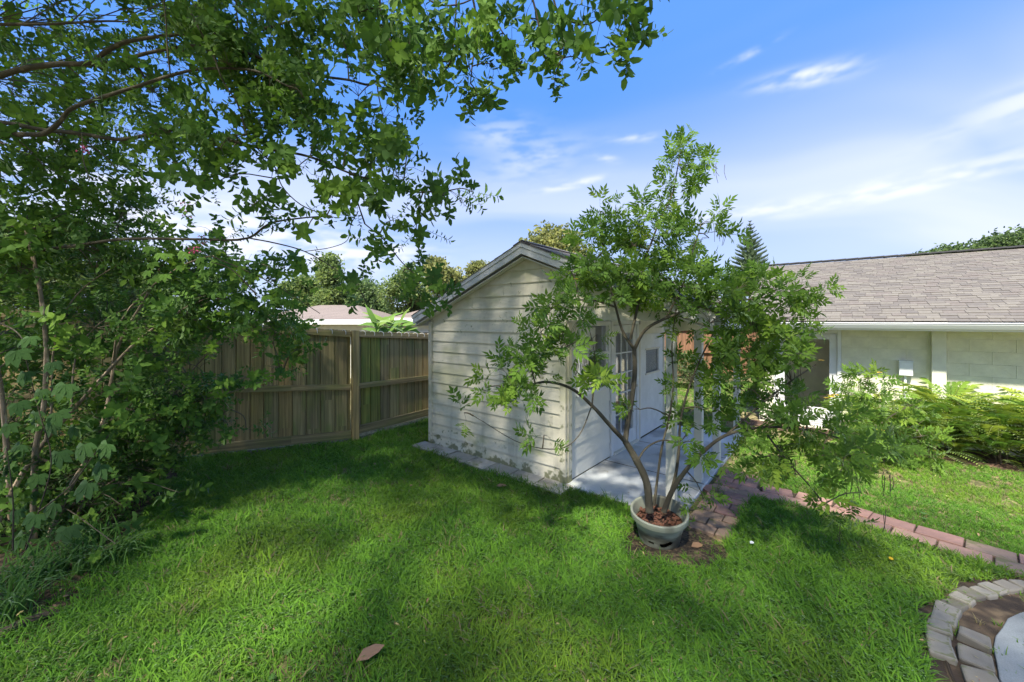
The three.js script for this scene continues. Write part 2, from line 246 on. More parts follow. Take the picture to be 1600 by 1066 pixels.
M.mulch = std({ map: rep(soilTex([64, 46, 36], [118, 90, 70], 32), 0.9, 0.9), roughness: 1, bumpMap: rep(grit.clone(), 3, 3), bumpScale: 0.012 });
const barkTex = (a, b, seed) => tex(256, 256, (u, v) => { const n = fbm(u * 10, v * 4, 5, seed), l = smooth(0.5, 0.7, fbm(u * 4 + 3, v * 4, 4, seed + 9)); return [0, 1, 2].map(i => mix(a[i], b[i], n) * (0.8 + 0.35 * l)); });
const barkBump = tex(256, 256, (u, v) => { const g = 255 * (0.55 * fbm(u * 12, v * 5, 5, 71, 0) + 0.45 * fbm(u * 40, v * 16, 3, 73)); return [g, g, g]; }, false);
M.bark = std({ map: rep(barkTex([70, 64, 50], [118, 110, 90], 5), 3, 2), bumpMap: rep(barkBump.clone(), 9, 4), bumpScale: 0.008, roughness: 0.9 });
M.barkPale = std({ map: rep(barkTex([140, 120, 96], [208, 190, 162], 15), 3, 2), bumpMap: rep(barkBump.clone(), 9, 4), bumpScale: 0.008, roughness: 0.85 });
M.barkDark = std({ map: rep(barkTex([64, 56, 44], [112, 100, 80], 25), 3, 2), bumpMap: rep(barkBump.clone(), 9, 4), bumpScale: 0.008, roughness: 0.95 });
M.twig = std({ color: col(0.13, 0.105, 0.07), roughness: 0.9 });
M.pod = std({ color: col(0.075, 0.06, 0.045), roughness: 0.8 });
M.pot = std({ map: rep(tex(256, 256, (u, v) => { const n = fbm(u * 6, v * 6, 5, 4, 6), d = smooth(0.5, 0.72, fbm(u * 5, v * 3, 5, 14, 5)); return [mix(158, 92, d) * (0.8 + 0.35 * n), mix(160, 90, d) * (0.8 + 0.35 * n), mix(140, 76, d) * (0.8 + 0.35 * n)]; }), 1, 1), roughness: 0.55, side: THREE.DoubleSide });
const greens = (list, o) => list.map(c => leafMat(col(...c), o));
M.tecoma = greens([[0.13, 0.25, 0.022], [0.17, 0.30, 0.026], [0.105, 0.21, 0.02], [0.22, 0.34, 0.03], [0.12, 0.23, 0.024]]);
M.shadeLeaf = greens([[0.09, 0.195, 0.026], [0.12, 0.24, 0.03], [0.075, 0.165, 0.026], [0.16, 0.29, 0.032]]);
M.myrtle = greens([[0.10, 0.22, 0.03], [0.135, 0.27, 0.034], [0.08, 0.18, 0.028], [0.18, 0.32, 0.034]]);
M.creeper = greens([[0.06, 0.15, 0.032], [0.07, 0.165, 0.034], [0.05, 0.125, 0.03]]);
M.far = greens([[0.17, 0.25, 0.06], [0.22, 0.29, 0.07], [0.13, 0.20, 0.055]]);
M.farOlive = greens([[0.26, 0.28, 0.08], [0.32, 0.32, 0.09], [0.20, 0.23, 0.07]]);
M.farDark = greens([[0.10, 0.17, 0.045], [0.13, 0.20, 0.05], [0.08, 0.14, 0.04]]);
M.fern = greens([[0.27, 0.38, 0.04], [0.20, 0.33, 0.035], [0.34, 0.42, 0.045], [0.13, 0.25, 0.03]]);
M.vine = greens([[0.20, 0.32, 0.04], [0.15, 0.27, 0.035]]);
M.petal = leafMat(col(0.80, 0.48, 0.02), { transmission: 0.25 });
M.pink = leafMat(col(0.62, 0.10, 0.24), { transmission: 0.25 });
M.dead = std({ color: col(0.30, 0.17, 0.09), roughness: 0.8, side: THREE.DoubleSide });
M.cord = std({ color: col(0.70, 0.69, 0.64), roughness: 0.6 });

// ------------------------------------------------------------------ ground
const flat = (pts, y, m, name, label) => { const s = new THREE.Shape(pts.map(([x, d]) => new THREE.Vector2(x, d))), g = new THREE.ShapeGeometry(s, 12); g.rotateX(-Math.PI / 2); g.translate(0, y, 0); return struct(name, g, m, label); };
{ const g = new THREE.PlaneGeometry(500, 500); g.rotateX(-Math.PI / 2); const uv = g.attributes.uv; for (let i = 0; i < uv.count; i++) uv.setXY(i, uv.getX(i) * 500, uv.getY(i) * 500); struct('ground', g, M.ground, 'green lawn ground running out past the fences'); }

const TH = -0.687, CX = 0.63, CD = 4.77, CT = Math.cos(TH), ST = -Math.sin(TH);
const shedLocal = (X, D) => { const dx = X - CX, dd = D - CD; return [dx * CT - dd * ST, -(dx * ST + dd * CT)]; };
const shedWorld = (lx, lz) => [CX + lx * CT - lz * ST, CD - lx * ST - lz * CT];
const HX = 5.48, HD = 7.38;
const houseLocal = (X, D) => { const dx = X - HX, dd = D - HD; return [dx * CT - dd * ST, -(dx * ST + dd * CT)]; };
const houseWorld = (lx, lz) => [HX + lx * CT - lz * ST, HD - lx * ST - lz * CT];
const PC = [3.86, 1.21];                                             // centre of the round patio
const FP = [[-9.6, 3.75], [-2.65, 6.53], [-1.68, 7.9], [0.6, 11.12]];  // fence line: left end, corner post, beside the shed, far end
const pathLine = new THREE.CatmullRomCurve3([V(2.25, 0, -4.52), V(2.75, 0, -4.58), V(3.2, 0, -4.34), V(3.62, 0, -3.82), V(4.1, 0, -3.22), V(4.75, 0, -2.45), V(5.6, 0, -1.5)], false, 'centripetal');
const pathPts = pathLine.getSpacedPoints(90);
const bedEdge = (d) => { const t = [[0.5, -2.7], [2.48, -3.12], [2.75, -3.02], [3.44, -3.33], [4.2, -3.85], [5.17, -4.3], [6, -5.6]]; for (let i = 1; i < t.length; i++) if (d < t[i][0]) { const k = clamp((d - t[i - 1][0]) / (t[i][0] - t[i - 1][0])); return mix(t[i - 1][1], t[i][1], k); } return -5.6; };

// bare soil: shrub bed, fence foot, pot surround, patio surround, house bed
flat([[-9, 1], [-2.9, 1], [-3.0, 2.5], [-2.95, 2.8], [-3.2, 3.4], [-3.7, 4.2], [-4.2, 5.2], [-4.5, 5.85], [-9, 4.05]], 0.004, M.soil, 'shrub_bed', 'dark bare soil under the left hand shrubs');
flat([[-4.6, 5.5], [-2.6, 6.3], [-1.5, 7.75], [-1.3, 8.2], [-1.7, 8.05], [-2.7, 6.6], [-4.7, 5.8]], 0.006, M.soil, 'fence_foot_soil', 'strip of bare soil along the fence foot');
{ const g = new THREE.CircleGeometry(1.9, 48); g.rotateX(-Math.PI / 2); g.translate(PC[0], 0.008, -PC[1]); struct('patio_surround', g, M.soil, 'dark soil around the round patio edge'); }
{ const g = new THREE.CircleGeometry(0.46, 24); g.scale(1, 0.75, 1); g.rotateX(-Math.PI / 2); g.translate(1.4, 0.012, -3.5); struct('pot_soil_patch', g, M.soil, 'bare soil patch around the flower pot'); }
{ const q = [[-1.6, 0.0], [8, 0.0], [8, 0.98], [1.2, 0.95], [-0.6, 0.5], [-1.6, 0.4]].map(([a, b]) => houseWorld(a, b)); flat(q, 0.01, M.mulch, 'house_bed', 'brown mulch bed along the house wall'); }
{ // round patio, sprayed concrete
  const s = new THREE.Shape(); for (let i = 0; i <= 64; i++) { const a = i / 64 * Math.PI * 2, r = 1.52 + 0.008 * Math.sin(a * 5) + 0.006 * Math.sin(a * 23 + 1); s[i ? 'lineTo' : 'moveTo'](PC[0] + r * Math.cos(a), PC[1] + r * Math.sin(a)); }
  const g = new THREE.ExtrudeGeometry(s, { depth: 0.04, bevelEnabled: true, bevelSize: 0.006, bevelThickness: 0.006, bevelSegments: 2, curveSegments: 8 }); g.rotateX(-Math.PI / 2); g.translate(0, -0.016, 0); struct('patio', g, M.patio, 'blue grey round concrete patio in the corner');
}
{ // ring of edging blocks
  const R = rng(71), base = struct('patio_edging', new THREE.TorusGeometry(1.73, 0.04, 4, 60, Math.PI * 2).rotateX(Math.PI / 2).translate(PC[0], -0.02, -PC[1]), M.soil, 'curved row of weathered grey concrete edging blocks');
  const put = (r, a0, a1, w, y, tilt) => { const am = (a0 + a1) / 2, L = (a1 - a0) * r - 0.008, g = box(L, 0.11, w, 0.012), p = g.attributes.position; for (let i = 0; i < p.count; i++) { p.setX(i, p.getX(i) * (1 + p.getZ(i) * -0.6)); const hx = Math.sign(p.getX(i)), hy = Math.sign(p.getY(i)), hz = Math.sign(p.getZ(i)), sd = Math.round(am * 997) + Math.round(r * 99); p.setXYZ(i, p.getX(i) + (hash2(hx + 2 * hz, hy, sd) - 0.5) * 0.016, p.getY(i) + (hash2(hx + 3 * hz, hy, sd + 5) - 0.5) * 0.014, p.getZ(i) + (hash2(hx + 5 * hz, hy, sd + 9) - 0.5) * 0.014); } g.computeVertexNormals(); const o = part('edging_block', g, M.edging[Math.floor(R() * 3)], base); o.position.set(PC[0] + r * Math.cos(am), y, -(PC[1] + r * Math.sin(am))); o.rotation.set((R() - 0.5) * tilt, am - Math.PI / 2 + Math.PI + (R() - 0.5) * 0.08, (R() - 0.5) * tilt); };
  let a = 0.3; while (a < 2.40) { const da = (0.10 + R() * 0.05) / 1.73; put(1.735 + (R() - 0.5) * 0.02, a, a + da, 0.115, -0.028 + R() * 0.016, 0.16); a += da; }
  for (const [aa, da, y] of [[2.21, 0.08, 0.0], [2.33, 0.09, -0.015], [2.44, 0.1, -0.02]]) put(1.60, aa, aa + da, 0.14, y, 0.22);
}
{ // brick path and the pad by the porch, each paver its own piece
  const R = rng(17), base = flat([...pathPts.filter((_, i) => i % 6 === 0).map((p, i, A) => { const q = A[Math.min(i + 1, A.length - 1)], o = A[Math.max(i - 1, 0)], t = q.clone().sub(o).normalize(); return [p.x - t.z * 0.21, -p.z - t.x * 0.21]; }), ...pathPts.filter((_, i) => i % 6 === 0).reverse().map((p, i, A) => { const q = A[Math.min(i + 1, A.length - 1)], o = A[Math.max(i - 1, 0)], t = o.clone().sub(q).normalize(); return [p.x + t.z * 0.21, -p.z + t.x * 0.21]; })], 0.012, M.soil, 'brick_path', 'reddish paver path leading off to the right');
  const paver = (x, z, w, d, turn, y = 0.009, mi) => { const g = box(w, 0.05, d, 0.007), o = part('paver', g, M.brick[mi ?? Math.floor(R() * 4)], base); o.position.set(x, y + (R() - 0.5) * 0.008, z); o.rotation.set((R() - 0.5) * 0.03, turn + (R() - 0.5) * 0.03, (R() - 0.5) * 0.03); };
  const len = pathLine.getLength();
  for (const row of [0, 1]) { let s = row * 0.14; while (s < len - 0.3) { const L = 0.29 + R() * 0.05, p = pathLine.getPointAt((s + L / 2) / len), t = pathLine.getTangentAt((s + L / 2) / len), n = V(-t.z, 0, t.x), off = (row - 0.5) * 0.212; paver(p.x + n.x * off, p.z + n.z * off, L - 0.012, 0.202, Math.atan2(-t.z, t.x)); s += L; } }
  for (let k = 0; k < 12; k++) for (const h of [0, 1]) { const lz = 0.1 - k * 0.155 - 0.075, w = k % 2 ? 0.17 : 0.28, w0 = 1.385, tot = 0.42, x = h ? w0 + w + (tot - w) / 2 : w0 + w / 2, [X, D] = shedWorld(x, lz); paver(X, -D, (h ? tot - w : w) - 0.01, 0.145, TH, 0.012, k < 3 ? 3 : undefined); }
}
{ // row of flat concrete pavers along the shed wall
  const R = rng(23); const q = [[-2.62, 0.02], [-0.02, 0.02], [-0.02, 0.27], [-2.62, 0.27]].map(([a, b]) => shedWorld(a, b)), base = flat(q, 0.008, M.soil, 'paver_strip', 'row of flat grey pavers along the shed wall');
  let x = -2.62; while (x < -0.2) { const L = 0.36 + R() * 0.06, [X, D] = shedWorld(x + L / 2, 0.16), o = part('paver', box(L - 0.012, 0.05, 0.27 + R() * 0.02, 0.008), M.conc[R() < 0.5 ? 0 : 1], base); o.position.set(X, 0.02 + R() * 0.006, -D); o.rotation.set((R() - 0.5) * 0.02, TH + (R() - 0.5) * 0.03, (R() - 0.5) * 0.02); x += L; }
}

// ------------------------------------------------------------------ shed with porch
{
  const shed = thing('garden_shed', 'small cream clapboard shed with gable roof and covered side porch', 'shed', [CX, 0, -CD], TH);
  const WL = 2.51, D = 3.5, PEAKX = -0.54, PEAKY = 2.95, SL = 0.407, LE = -2.75, RE = 1.67, EAVE = 2.05, F0 = 0.16, B0 = -3.66;
  const roofY = (x) => PEAKY - SL * Math.abs(x - PEAKX);
  // gable wall: backing and lapped boards
  const core = part('wall', (() => { const s = new THREE.Shape([[-WL, 0.03], [0, 0.03], [0, 2.0], [1.35, 2.0], [1.35, roofY(1.35) - 0.16], [PEAKX, PEAKY - 0.16], [-WL, roofY(-WL) - 0.16]].map(p => new THREE.Vector2(...p))); return new THREE.ExtrudeGeometry(s, { depth: 0.09, bevelEnabled: false }).translate(0, 0, -0.095); })(), M.trim, shed);
  const H = 0.1625, uvs = (p) => [p.x + 2.56, p.y];
  const R = rng(5);
  for (let k = 0; k < 18; k++) {
    const y0 = 0.045 + k * H, y1 = Math.min(y0 + H + 0.012, PEAKY - 0.14);
    const over = y0 > 1.99, xr = (y) => Math.min(over ? 1.35 : -0.04, PEAKX + (PEAKY - 0.13 - y) / SL), xl = (y) => Math.max(y0 > 1.92 ? -WL - 0.0 : -WL + 0.075, PEAKX - (PEAKY - 0.13 - y) / SL);
    if (xr(y0) - xl(y0) < 0.1) break;
    const j = k === 13 ? [-1.55] : k === 14 ? [-0.95] : k === 3 ? [-0.6] : []; let a = [xl(y0), xl(y1)];
    for (const e of [...j, null]) {
      const b = e === null ? [xr(y0), Math.max(xr(y1), xl(y1) + 0.01)] : [e, e]; const zb = 0.022 + R() * 0.002, zt = 0.005;
      part('siding_board', solid([V(a[0], y0, zb), V(b[0], y0, zb), V(b[1], y1, zt), V(a[1], y1, zt)], [V(a[0], y0, -0.003), V(b[0], y0, -0.003), V(b[1], y1, -0.003), V(a[1], y1, -0.003)], uvs), M.siding, core);
      if (e !== null) a = [e + 0.004, e + 0.004];
    }
  }
  const tr = (w, h, d, x, y, z) => { const g = box(w, h, d, 0.004), uv = g.attributes.uv, p = g.attributes.position; for (let i = 0; i < uv.count; i++) uv.setXY(i, p.getX(i) + x + 2.56 + p.getZ(i), p.getY(i) + y); const o = part('corner_trim', g, M.siding, shed); o.position.set(x, y, z); };
  tr(0.075, 1.94, 0.05, -WL + 0.034, 1.0, 0.012); tr(0.085, 1.96, 0.05, -0.001, 1.01, 0.018); tr(0.045, 1.94, 0.085, 0.028, 1.0, -0.052);
  // left wall and back wall
  boxAt('wall', shed, M.trim, 0.09, 1.95, D - 0.12, -WL + 0.045, 1.0, -D / 2 - 0.04); boxAt('wall', shed, M.trim, WL, 1.95, 0.08, -WL / 2, 1.0, -D + 0.02);
  // porch-side wall in x = 0, boards with openings; window z -0.37..-1.13, doors -1.25..-3.4
  const fx = 0, win = { a: -0.36, b: -1.13, y0: 1.08, y1: 1.92 };
  const fw = (z0, z1, y0, y1) => { const o = boxAt('wall', shed, M.white, 0.07, y1 - y0, z0 - z1, fx - 0.045, (y0 + y1) / 2, (z0 + z1) / 2); return o; };
  const fwall = fw(-0.1, -1.22, 0.03, win.y0 - 0.002); fw(-0.1, win.a + 0.002, win.y0, 2.0); fw(win.b - 0.002, -1.22, win.y0, 2.0); fw(win.a, win.b, win.y1 + 0.002, 2.0);
  const boards = (z0, z1, y0, y1) => { const o = part('siding_board', solid([V(0.016, 0, z0), V(0.016, 0, z1), V(0.004, y1 - y0, z1), V(0.004, y1 - y0, z0)], [V(-0.006, 0, z0), V(-0.006, 0, z1), V(-0.006, y1 - y0, z1), V(-0.006, y1 - y0, z0)], p => [p.z, p.y + y0]), M.sidingClean, shed); o.position.y = y0; };
  for (let k = 0; k < 10; k++) { const y0 = 0.045 + k * 0.2, y1 = y0 + 0.21; if (y1 < win.y0 + 0.05) boards(-0.096, -1.2, y0, Math.min(y1, win.y0 - 0.03)); else { boards(-0.096, win.a + 0.05, y0, Math.min(y1, 2.0)); boards(win.b - 0.05, -1.2, y0, Math.min(y1, 2.0)); } }
  // window
  const w = new THREE.Group(); w.name = 'window'; shed.add(w); const ww = win.a - win.b, wy = (win.y0 + win.y1) / 2, wh = win.y1 - win.y0, wz = (win.a + win.b) / 2;
  for (const [h, d, y, z] of [[0.06, ww + 0.12, win.y1 + 0.03, wz], [0.05, ww + 0.16, win.y0 - 0.025, wz], [wh, 0.055, wy, win.a + 0.03], [wh, 0.055, wy, win.b - 0.03], [0.045, ww - 0.002, wy + 0.04, wz]]) boxAt('window_frame', w, M.white, 0.05, h, d, 0.012, y, z, 0.004);
  boxAt('sash', w, M.white, 0.03, wh, 0.035, 0.0, wy, win.a - 0.02); boxAt('sash', w, M.white, 0.03, wh, 0.035, 0.0, wy, win.b + 0.02);
  boxAt('pane', w, M.glass, 0.004, wh / 2 - 0.06, ww - 0.08, -0.005, wy + wh / 4 + 0.02, wz); boxAt('pane', w, M.glass, 0.004, wh / 2 + 0.02, ww - 0.08, -0.012, wy - wh / 4 + 0.01, wz);
  boxAt('blind', w, M.white, 0.006, wh * 0.42, ww * 0.5, -0.04, wy + wh * 0.26, wz + ww * 0.1);
  // french door
  const dr = new THREE.Group(); dr.name = 'door'; shed.add(dr); const d0 = -1.25, d1 = -2.2;
  for (const [z, wd] of [[d0 + 0.0, 0.07], [d1 - 0.0, 0.07]]) boxAt('door_frame', dr, M.white, 0.07, 1.9, wd, 0.0, 0.98, z, 0.004);
  boxAt('door_frame', dr, M.white, 0.07, 0.07, d0 - d1 + 0.07, 0, 1.965, (d0 + d1) / 2, 0.004);
  boxAt('door_leaf', dr, M.white, 0.045, 0.24, 0.87, -0.01, 0.16, (d0 + d1) / 2); boxAt('door_leaf', dr, M.white, 0.045, 0.12, 0.87, -0.01, 1.86, (d0 + d1) / 2);
  for (const z of [d0 - 0.095, d1 + 0.095]) boxAt('door_leaf', dr, M.white, 0.045, 1.518, 0.11, -0.01, 1.04, z);
  for (let k = 1; k < 3; k++) boxAt('muntin', dr, M.white, 0.02, 1.516, 0.018, -0.005, 1.04, d0 - 0.15 - k * 0.215); for (let k = 1; k < 5; k++) boxAt('muntin', dr, M.white, 0.018, 0.018, 0.646, -0.007, 0.28 + k * 0.304, (d0 + d1) / 2);
  boxAt('pane', dr, M.glass, 0.004, 1.514, 0.648, -0.016, 1.04, (d0 + d1) / 2); boxAt('threshold', dr, M.trim, 0.08, 0.03, 0.9, 0.02, 0.055, (d0 + d1) / 2);
  const kn = part('handle', new THREE.SphereGeometry(0.025, 10, 8), std({ color: col(0.5, 0.48, 0.42), metalness: 0.9, roughness: 0.3 }), dr); kn.position.set(0.045, 0.95, d1 + 0.09);
  // half-glazed door and wall around it
  const d2 = new THREE.Group(); d2.name = 'door'; shed.add(d2);
  boxAt('door_leaf', d2, M.white, 0.045, 1.02, 1.1, 0.0, 0.57, -2.86); boxAt('door_leaf', d2, M.white, 0.045, 0.26, 1.1, 0.0, 1.63, -2.86); for (const z of [-2.44, -3.30]) boxAt('door_leaf', d2, M.white, 0.045, 0.416, z < -3 ? 0.22 : 0.26, 0, 1.29, z);
  boxAt('pane', d2, M.glass, 0.004, 0.414, 0.62, 0.0, 1.29, -2.88); boxAt('window_frame', d2, M.trim, 0.02, 0.03, 0.68, 0.028, 1.50, -2.88); boxAt('window_frame', d2, M.trim, 0.02, 0.03, 0.68, 0.028, 1.08, -2.88); boxAt('screen', d2, M.screen, 0.008, 0.414, 0.618, -0.015, 1.29, -2.88);
  for (const z of [-2.275, -3.45]) boxAt('door_frame', d2, M.trim, 0.07, 1.9, 0.06, 0, 0.98, z, 0.004); boxAt('door_frame', d2, M.trim, 0.07, 0.24, 1.11, 0, 1.885, -2.86, 0.004);
  boxAt('floor', shed, M.slab, WL - 0.2, 0.04, D - 0.3, -WL / 2, 0.03, -D / 2);
  // porch: slab, beam, posts, floor boards under roof
  const slab = boxAt('porch_slab', shed, M.slab, 1.3, 0.09, 3.62, 0.675, 0.0, -1.76, 0.012); boxAt('porch_joint', slab, M.soil, 1.28, 0.002, 0.012, 0, 0.0462, 0.75); boxAt('porch_joint', slab, M.soil, 1.28, 0.002, 0.012, 0, 0.0462, -0.4);
  for (const z of [-0.04, -1.06, -1.98, -3.42]) { boxAt('porch_post', shed, M.post, 0.09, 1.83, 0.09, 1.24, 0.965, z, 0.005); }
  boxAt('porch_beam', shed, M.post, 0.10, 0.14, 3.55, 1.24, 1.955, -1.74, 0.005); boxAt('porch_ceiling', shed, M.white, 1.15, 0.02, 3.4, 0.6, 2.06, -1.8);
  // roof: two decks, shingle layer, barge boards
  for (const s of [-1, 1]) {
    const xe = s < 0 ? LE : RE, ye = EAVE, n = s < 0 ? 1 : 1, t = 0.03, deck = part('roof', solid([V(s < 0 ? xe : PEAKX, (s < 0 ? ye : PEAKY) - t, F0), V(s < 0 ? PEAKX : xe, (s < 0 ? PEAKY : ye) - t, F0), V(s < 0 ? PEAKX : xe, s < 0 ? PEAKY : ye, F0), V(s < 0 ? xe : PEAKX, s < 0 ? ye : PEAKY, F0)], [V(s < 0 ? xe : PEAKX, (s < 0 ? ye : PEAKY) - t, B0), V(s < 0 ? PEAKX : xe, (s < 0 ? PEAKY : ye) - t, B0), V(s < 0 ? PEAKX : xe, s < 0 ? PEAKY : ye, B0), V(s < 0 ? xe : PEAKX, s < 0 ? ye : PEAKY, B0)]), M.fascia, shed);
    const bar = (name, t0, t1, z0, z1, m, ext = 0) => { const A = [xe - s * -ext, ye - SL * ext], q = (tt) => [V(s < 0 ? xe - ext : PEAKX, (s < 0 ? ye - SL * ext : PEAKY) - tt, z0), V(s < 0 ? PEAKX : xe + ext, (s < 0 ? PEAKY : ye - SL * ext) - tt, z0)]; const [a, b] = q(t1), [d, c] = q(t0), k = (p) => V(p.x, p.y, z1); part(name, solid([a, b, c, d], [k(a), k(b), k(c), k(d)], p => [p.x, p.y]), m, shed); };
    bar('barge_board', 0.034, 0.115, F0 + 0.0, F0 - 0.03, M.fascia); bar('drip_edge', -0.02, 0.030, F0 + 0.009, F0 + 0.001, M.fascia, 0.02); bar('shingle_edge', -0.030, -0.0205, F0 + 0.014, B0, M.shingle[3], 0.03); bar('soffit', 0.145, 0.16, F0 - 0.032, 0.03, M.trim, -0.02);
    boxAt('eave_board', shed, M.fascia, 0.03, 0.12, F0 - B0 - 0.04, xe - s * 0.02, EAVE - 0.085, (F0 + B0) / 2 - 0.03);
    // courses of shingles on the slope
    const Ls = Math.hypot(xe - PEAKX, EAVE - PEAKY), nC = Math.floor(Ls / 0.15); for (let k = 0; k < nC; k++) { const q = (k + 0.5) / nC, o = boxAt('shingle_course', deck, M.shingle[k % 5], 0.19, 0.008, F0 - B0 - 0.02, mix(xe, PEAKX, q), mix(EAVE, PEAKY, q) + 0.042, (F0 + B0) / 2); o.rotation.z = -s * Math.atan(SL) + s * 0.03; }
  }
  for (const s of [-1, 1]) boxAt('ridge_cap', shed, M.shingle[2], 0.15, 0.01, F0 - B0 - 0.03, PEAKX + s * 0.072, PEAKY + 0.030, (F0 + B0) / 2).rotation.z = -s * Math.atan(SL);
}

// ------------------------------------------------------------------ house
{
  const house = thing('house', 'cream block bungalow with grey shingle roof and white gutter', 'house', [HX, 0, -HD], TH);
  const X0 = -0.75, X1 = 8.2, R = rng(91), doorL = -0.45, doorR = 0.44, doorT = 1.76, TOP = 1.84;
  const wall = part('wall', (() => { const s = new THREE.Shape([[X0, 0], [X1, 0], [X1, TOP + 0.1], [X0, TOP + 0.1]].map(p => new THREE.Vector2(...p))); const h = new THREE.Path([[doorL, 0.04], [doorR, 0.04], [doorR, doorT], [doorL, doorT]].map(p => new THREE.Vector2(...p))); s.holes.push(h); return new THREE.ExtrudeGeometry(s, { depth: 0.15, bevelEnabled: false }).translate(0, 0, -0.152); })(), M.mortar, house);
  const gb = {}; const BH = 0.187, CH = 0.189, BW = 0.46;
  for (let r = 0; r < 10; r++) { let x = X0 + (r % 2 ? -BW / 2 : 0); while (x < X1) { let a = Math.max(x, X0), b = Math.min(x + BW, X1); x += BW; const y = 0.004 + r * CH + BH / 2; const cuts = (b <= doorL - 0.06 || a >= doorR + 0.06 || y - BH / 2 > doorT + 0.05) ? [[a, b]] : [[a, Math.min(b, doorL - 0.06)], [Math.max(a, doorR + 0.06), b]];
    for (const [c, d] of cuts) { const w = d - c - 0.002; if (w < 0.03) continue; const key = w.toFixed(3), g = gb[key] || (gb[key] = box(w, BH, 0.010, 0.001)), o = part('block', g, M.block[Math.floor(R() * 3)], wall); o.position.set((c + d) / 2, y, 0.0015 + R() * 0.0015); } } }
  boxAt('wall', house, M.paintHouse, 0.15, 1.94, 8.2, X0 + 0.075, 0.97, -4.26);
  part('gable', new THREE.ExtrudeGeometry(new THREE.Shape([[-8.3, 1.94], [-0.02, 1.94], [-4.2, 3.38]].map(p => new THREE.Vector2(...p))), { depth: 0.1, bevelEnabled: false }).rotateY(-Math.PI / 2).translate(X0 + 0.12, 0, 0), M.paintHouse, house).scale.z = 1;
  boxAt('pilaster', house, M.paintHouse, 0.16, TOP, 0.09, 1.68, TOP / 2, 0.06, 0.006); boxAt('pilaster', house, M.paintHouse, 0.16, TOP, 0.09, 4.6, TOP / 2, 0.06, 0.006);
  // door
  const dr = new THREE.Group(); dr.name = 'door'; house.add(dr);
  for (const x of [doorL - 0.03, doorR + 0.03]) boxAt('door_frame', dr, M.white, 0.055, doorT + 0.06, 0.04, x, (doorT + 0.06) / 2, 0.01, 0.004); boxAt('door_frame', dr, M.white, doorR - doorL + 0.004, 0.058, 0.04, (doorL + doorR) / 2, doorT + 0.03, 0.01, 0.004);
  const lw = doorR - doorL; for (const x of [doorL + 0.055, doorR - 0.055]) boxAt('door_leaf', dr, M.white, 0.108, doorT - 0.05, 0.04, x, doorT / 2 + 0.02, -0.03, 0.004); boxAt('door_leaf', dr, M.white, lw - 0.222, 0.11, 0.04, (doorL + doorR) / 2, doorT - 0.06, -0.03); boxAt('door_leaf', dr, M.white, lw - 0.222, 0.34, 0.04, (doorL + doorR) / 2, 0.22, -0.03);
  boxAt('pane', dr, M.glass, lw - 0.222, doorT - 0.5, 0.005, (doorL + doorR) / 2, (doorT - 0.11 + 0.39) / 2, -0.035); boxAt('wall', house, M.paintHouse, 0.12, 1.9, 8.0, X1 - 0.08, 0.96, -4.2); boxAt('wall', house, M.paintHouse, X1 - X0 - 0.4, 1.9, 0.12, (X0 + X1) / 2, 0.96, -8.3); boxAt('floor', house, M.slab, X1 - X0 - 0.4, 0.03, 8.0, (X0 + X1) / 2, 0.02, -4.2); boxAt('ceiling', house, M.white, X1 - X0 - 0.4, 0.03, 8.0, (X0 + X1) / 2, 1.9, -4.2); boxAt('partition', house, M.paintHouse, 5.0, 1.85, 0.1, 1.9, 0.96, -1.5);
  const hd = boxAt('handle', dr, std({ color: col(0.5, 0.5, 0.48), metalness: 0.9, roughness: 0.3 }), 0.02, 0.14, 0.04, doorR - 0.06, 0.95, 0.01, 0.008);
  // electrical box with conduit
  boxAt('utility_box', house, M.white, 0.165, 0.225, 0.09, 1.31, 1.20, 0.06, 0.01); boxAt('box_lid', house, M.white, 0.18, 0.02, 0.1, 1.31, 1.322, 0.062, 0.004); const cd = part('conduit', new THREE.CylinderGeometry(0.018, 0.018, 1.05, 10), M.gutter, house); cd.position.set(1.305, 0.56, 0.04);
  // roof
  const E = 0.5, RZ = -4.2, EY = 1.97, P = 0.33, RY = EY + (E - RZ) * P, phi = Math.atan(P), rx0 = X0 - 0.32, rx1 = X1 + 0.3;
  const deck = part('roof', solid([V(rx0, EY - 0.06, E), V(rx1, EY - 0.06, E), V(rx1, EY, E), V(rx0, EY, E)], [V(rx0, RY - 0.06, RZ), V(rx1, RY - 0.06, RZ), V(rx1, RY, RZ), V(rx0, RY, RZ)]), M.shingle[2], house);
  part('roof', solid([V(rx1, EY - 0.06, RZ * 2 - E), V(rx0, EY - 0.06, RZ * 2 - E), V(rx0, EY, RZ * 2 - E), V(rx1, EY, RZ * 2 - E)], [V(rx1, RY - 0.06, RZ), V(rx0, RY - 0.06, RZ), V(rx0, RY, RZ), V(rx1, RY, RZ)]), M.shingle[1], house);
  const list = [], EX = 0.135, nC = Math.floor((E - RZ) / Math.cos(phi) / EX);
  for (let k = 0; k < nC; k++) { let x = rx0 + 0.01 + R() * 0.1 - 0.1; while (x < rx1) { const w = 0.10 + R() * 0.14, a = Math.max(x, rx0 + 0.005), b = Math.min(x + w, rx1 - 0.005); x += w; if (b - a < 0.05) continue; const s = (k + 0.45) * EX; list.push({ x: (a + b) / 2, w: b - a - 0.004, y: EY + s * Math.sin(phi) + 0.012 + (R() < 0.4 ? 0.004 : 0), z: E - s * Math.cos(phi), t: Math.floor(R() * 5), k }); } }
  list.forEach(q => { const [X, D] = houseWorld(q.x, q.z); q.sz = D > 1 && Math.abs(X / D) < 1.32 && q.x > -0.2 ? q.w / (X * X + D * D) : 0; }); const big = new Set([...list].sort((a, b) => b.sz - a.sz).slice(0, 300));
  const mass = [];
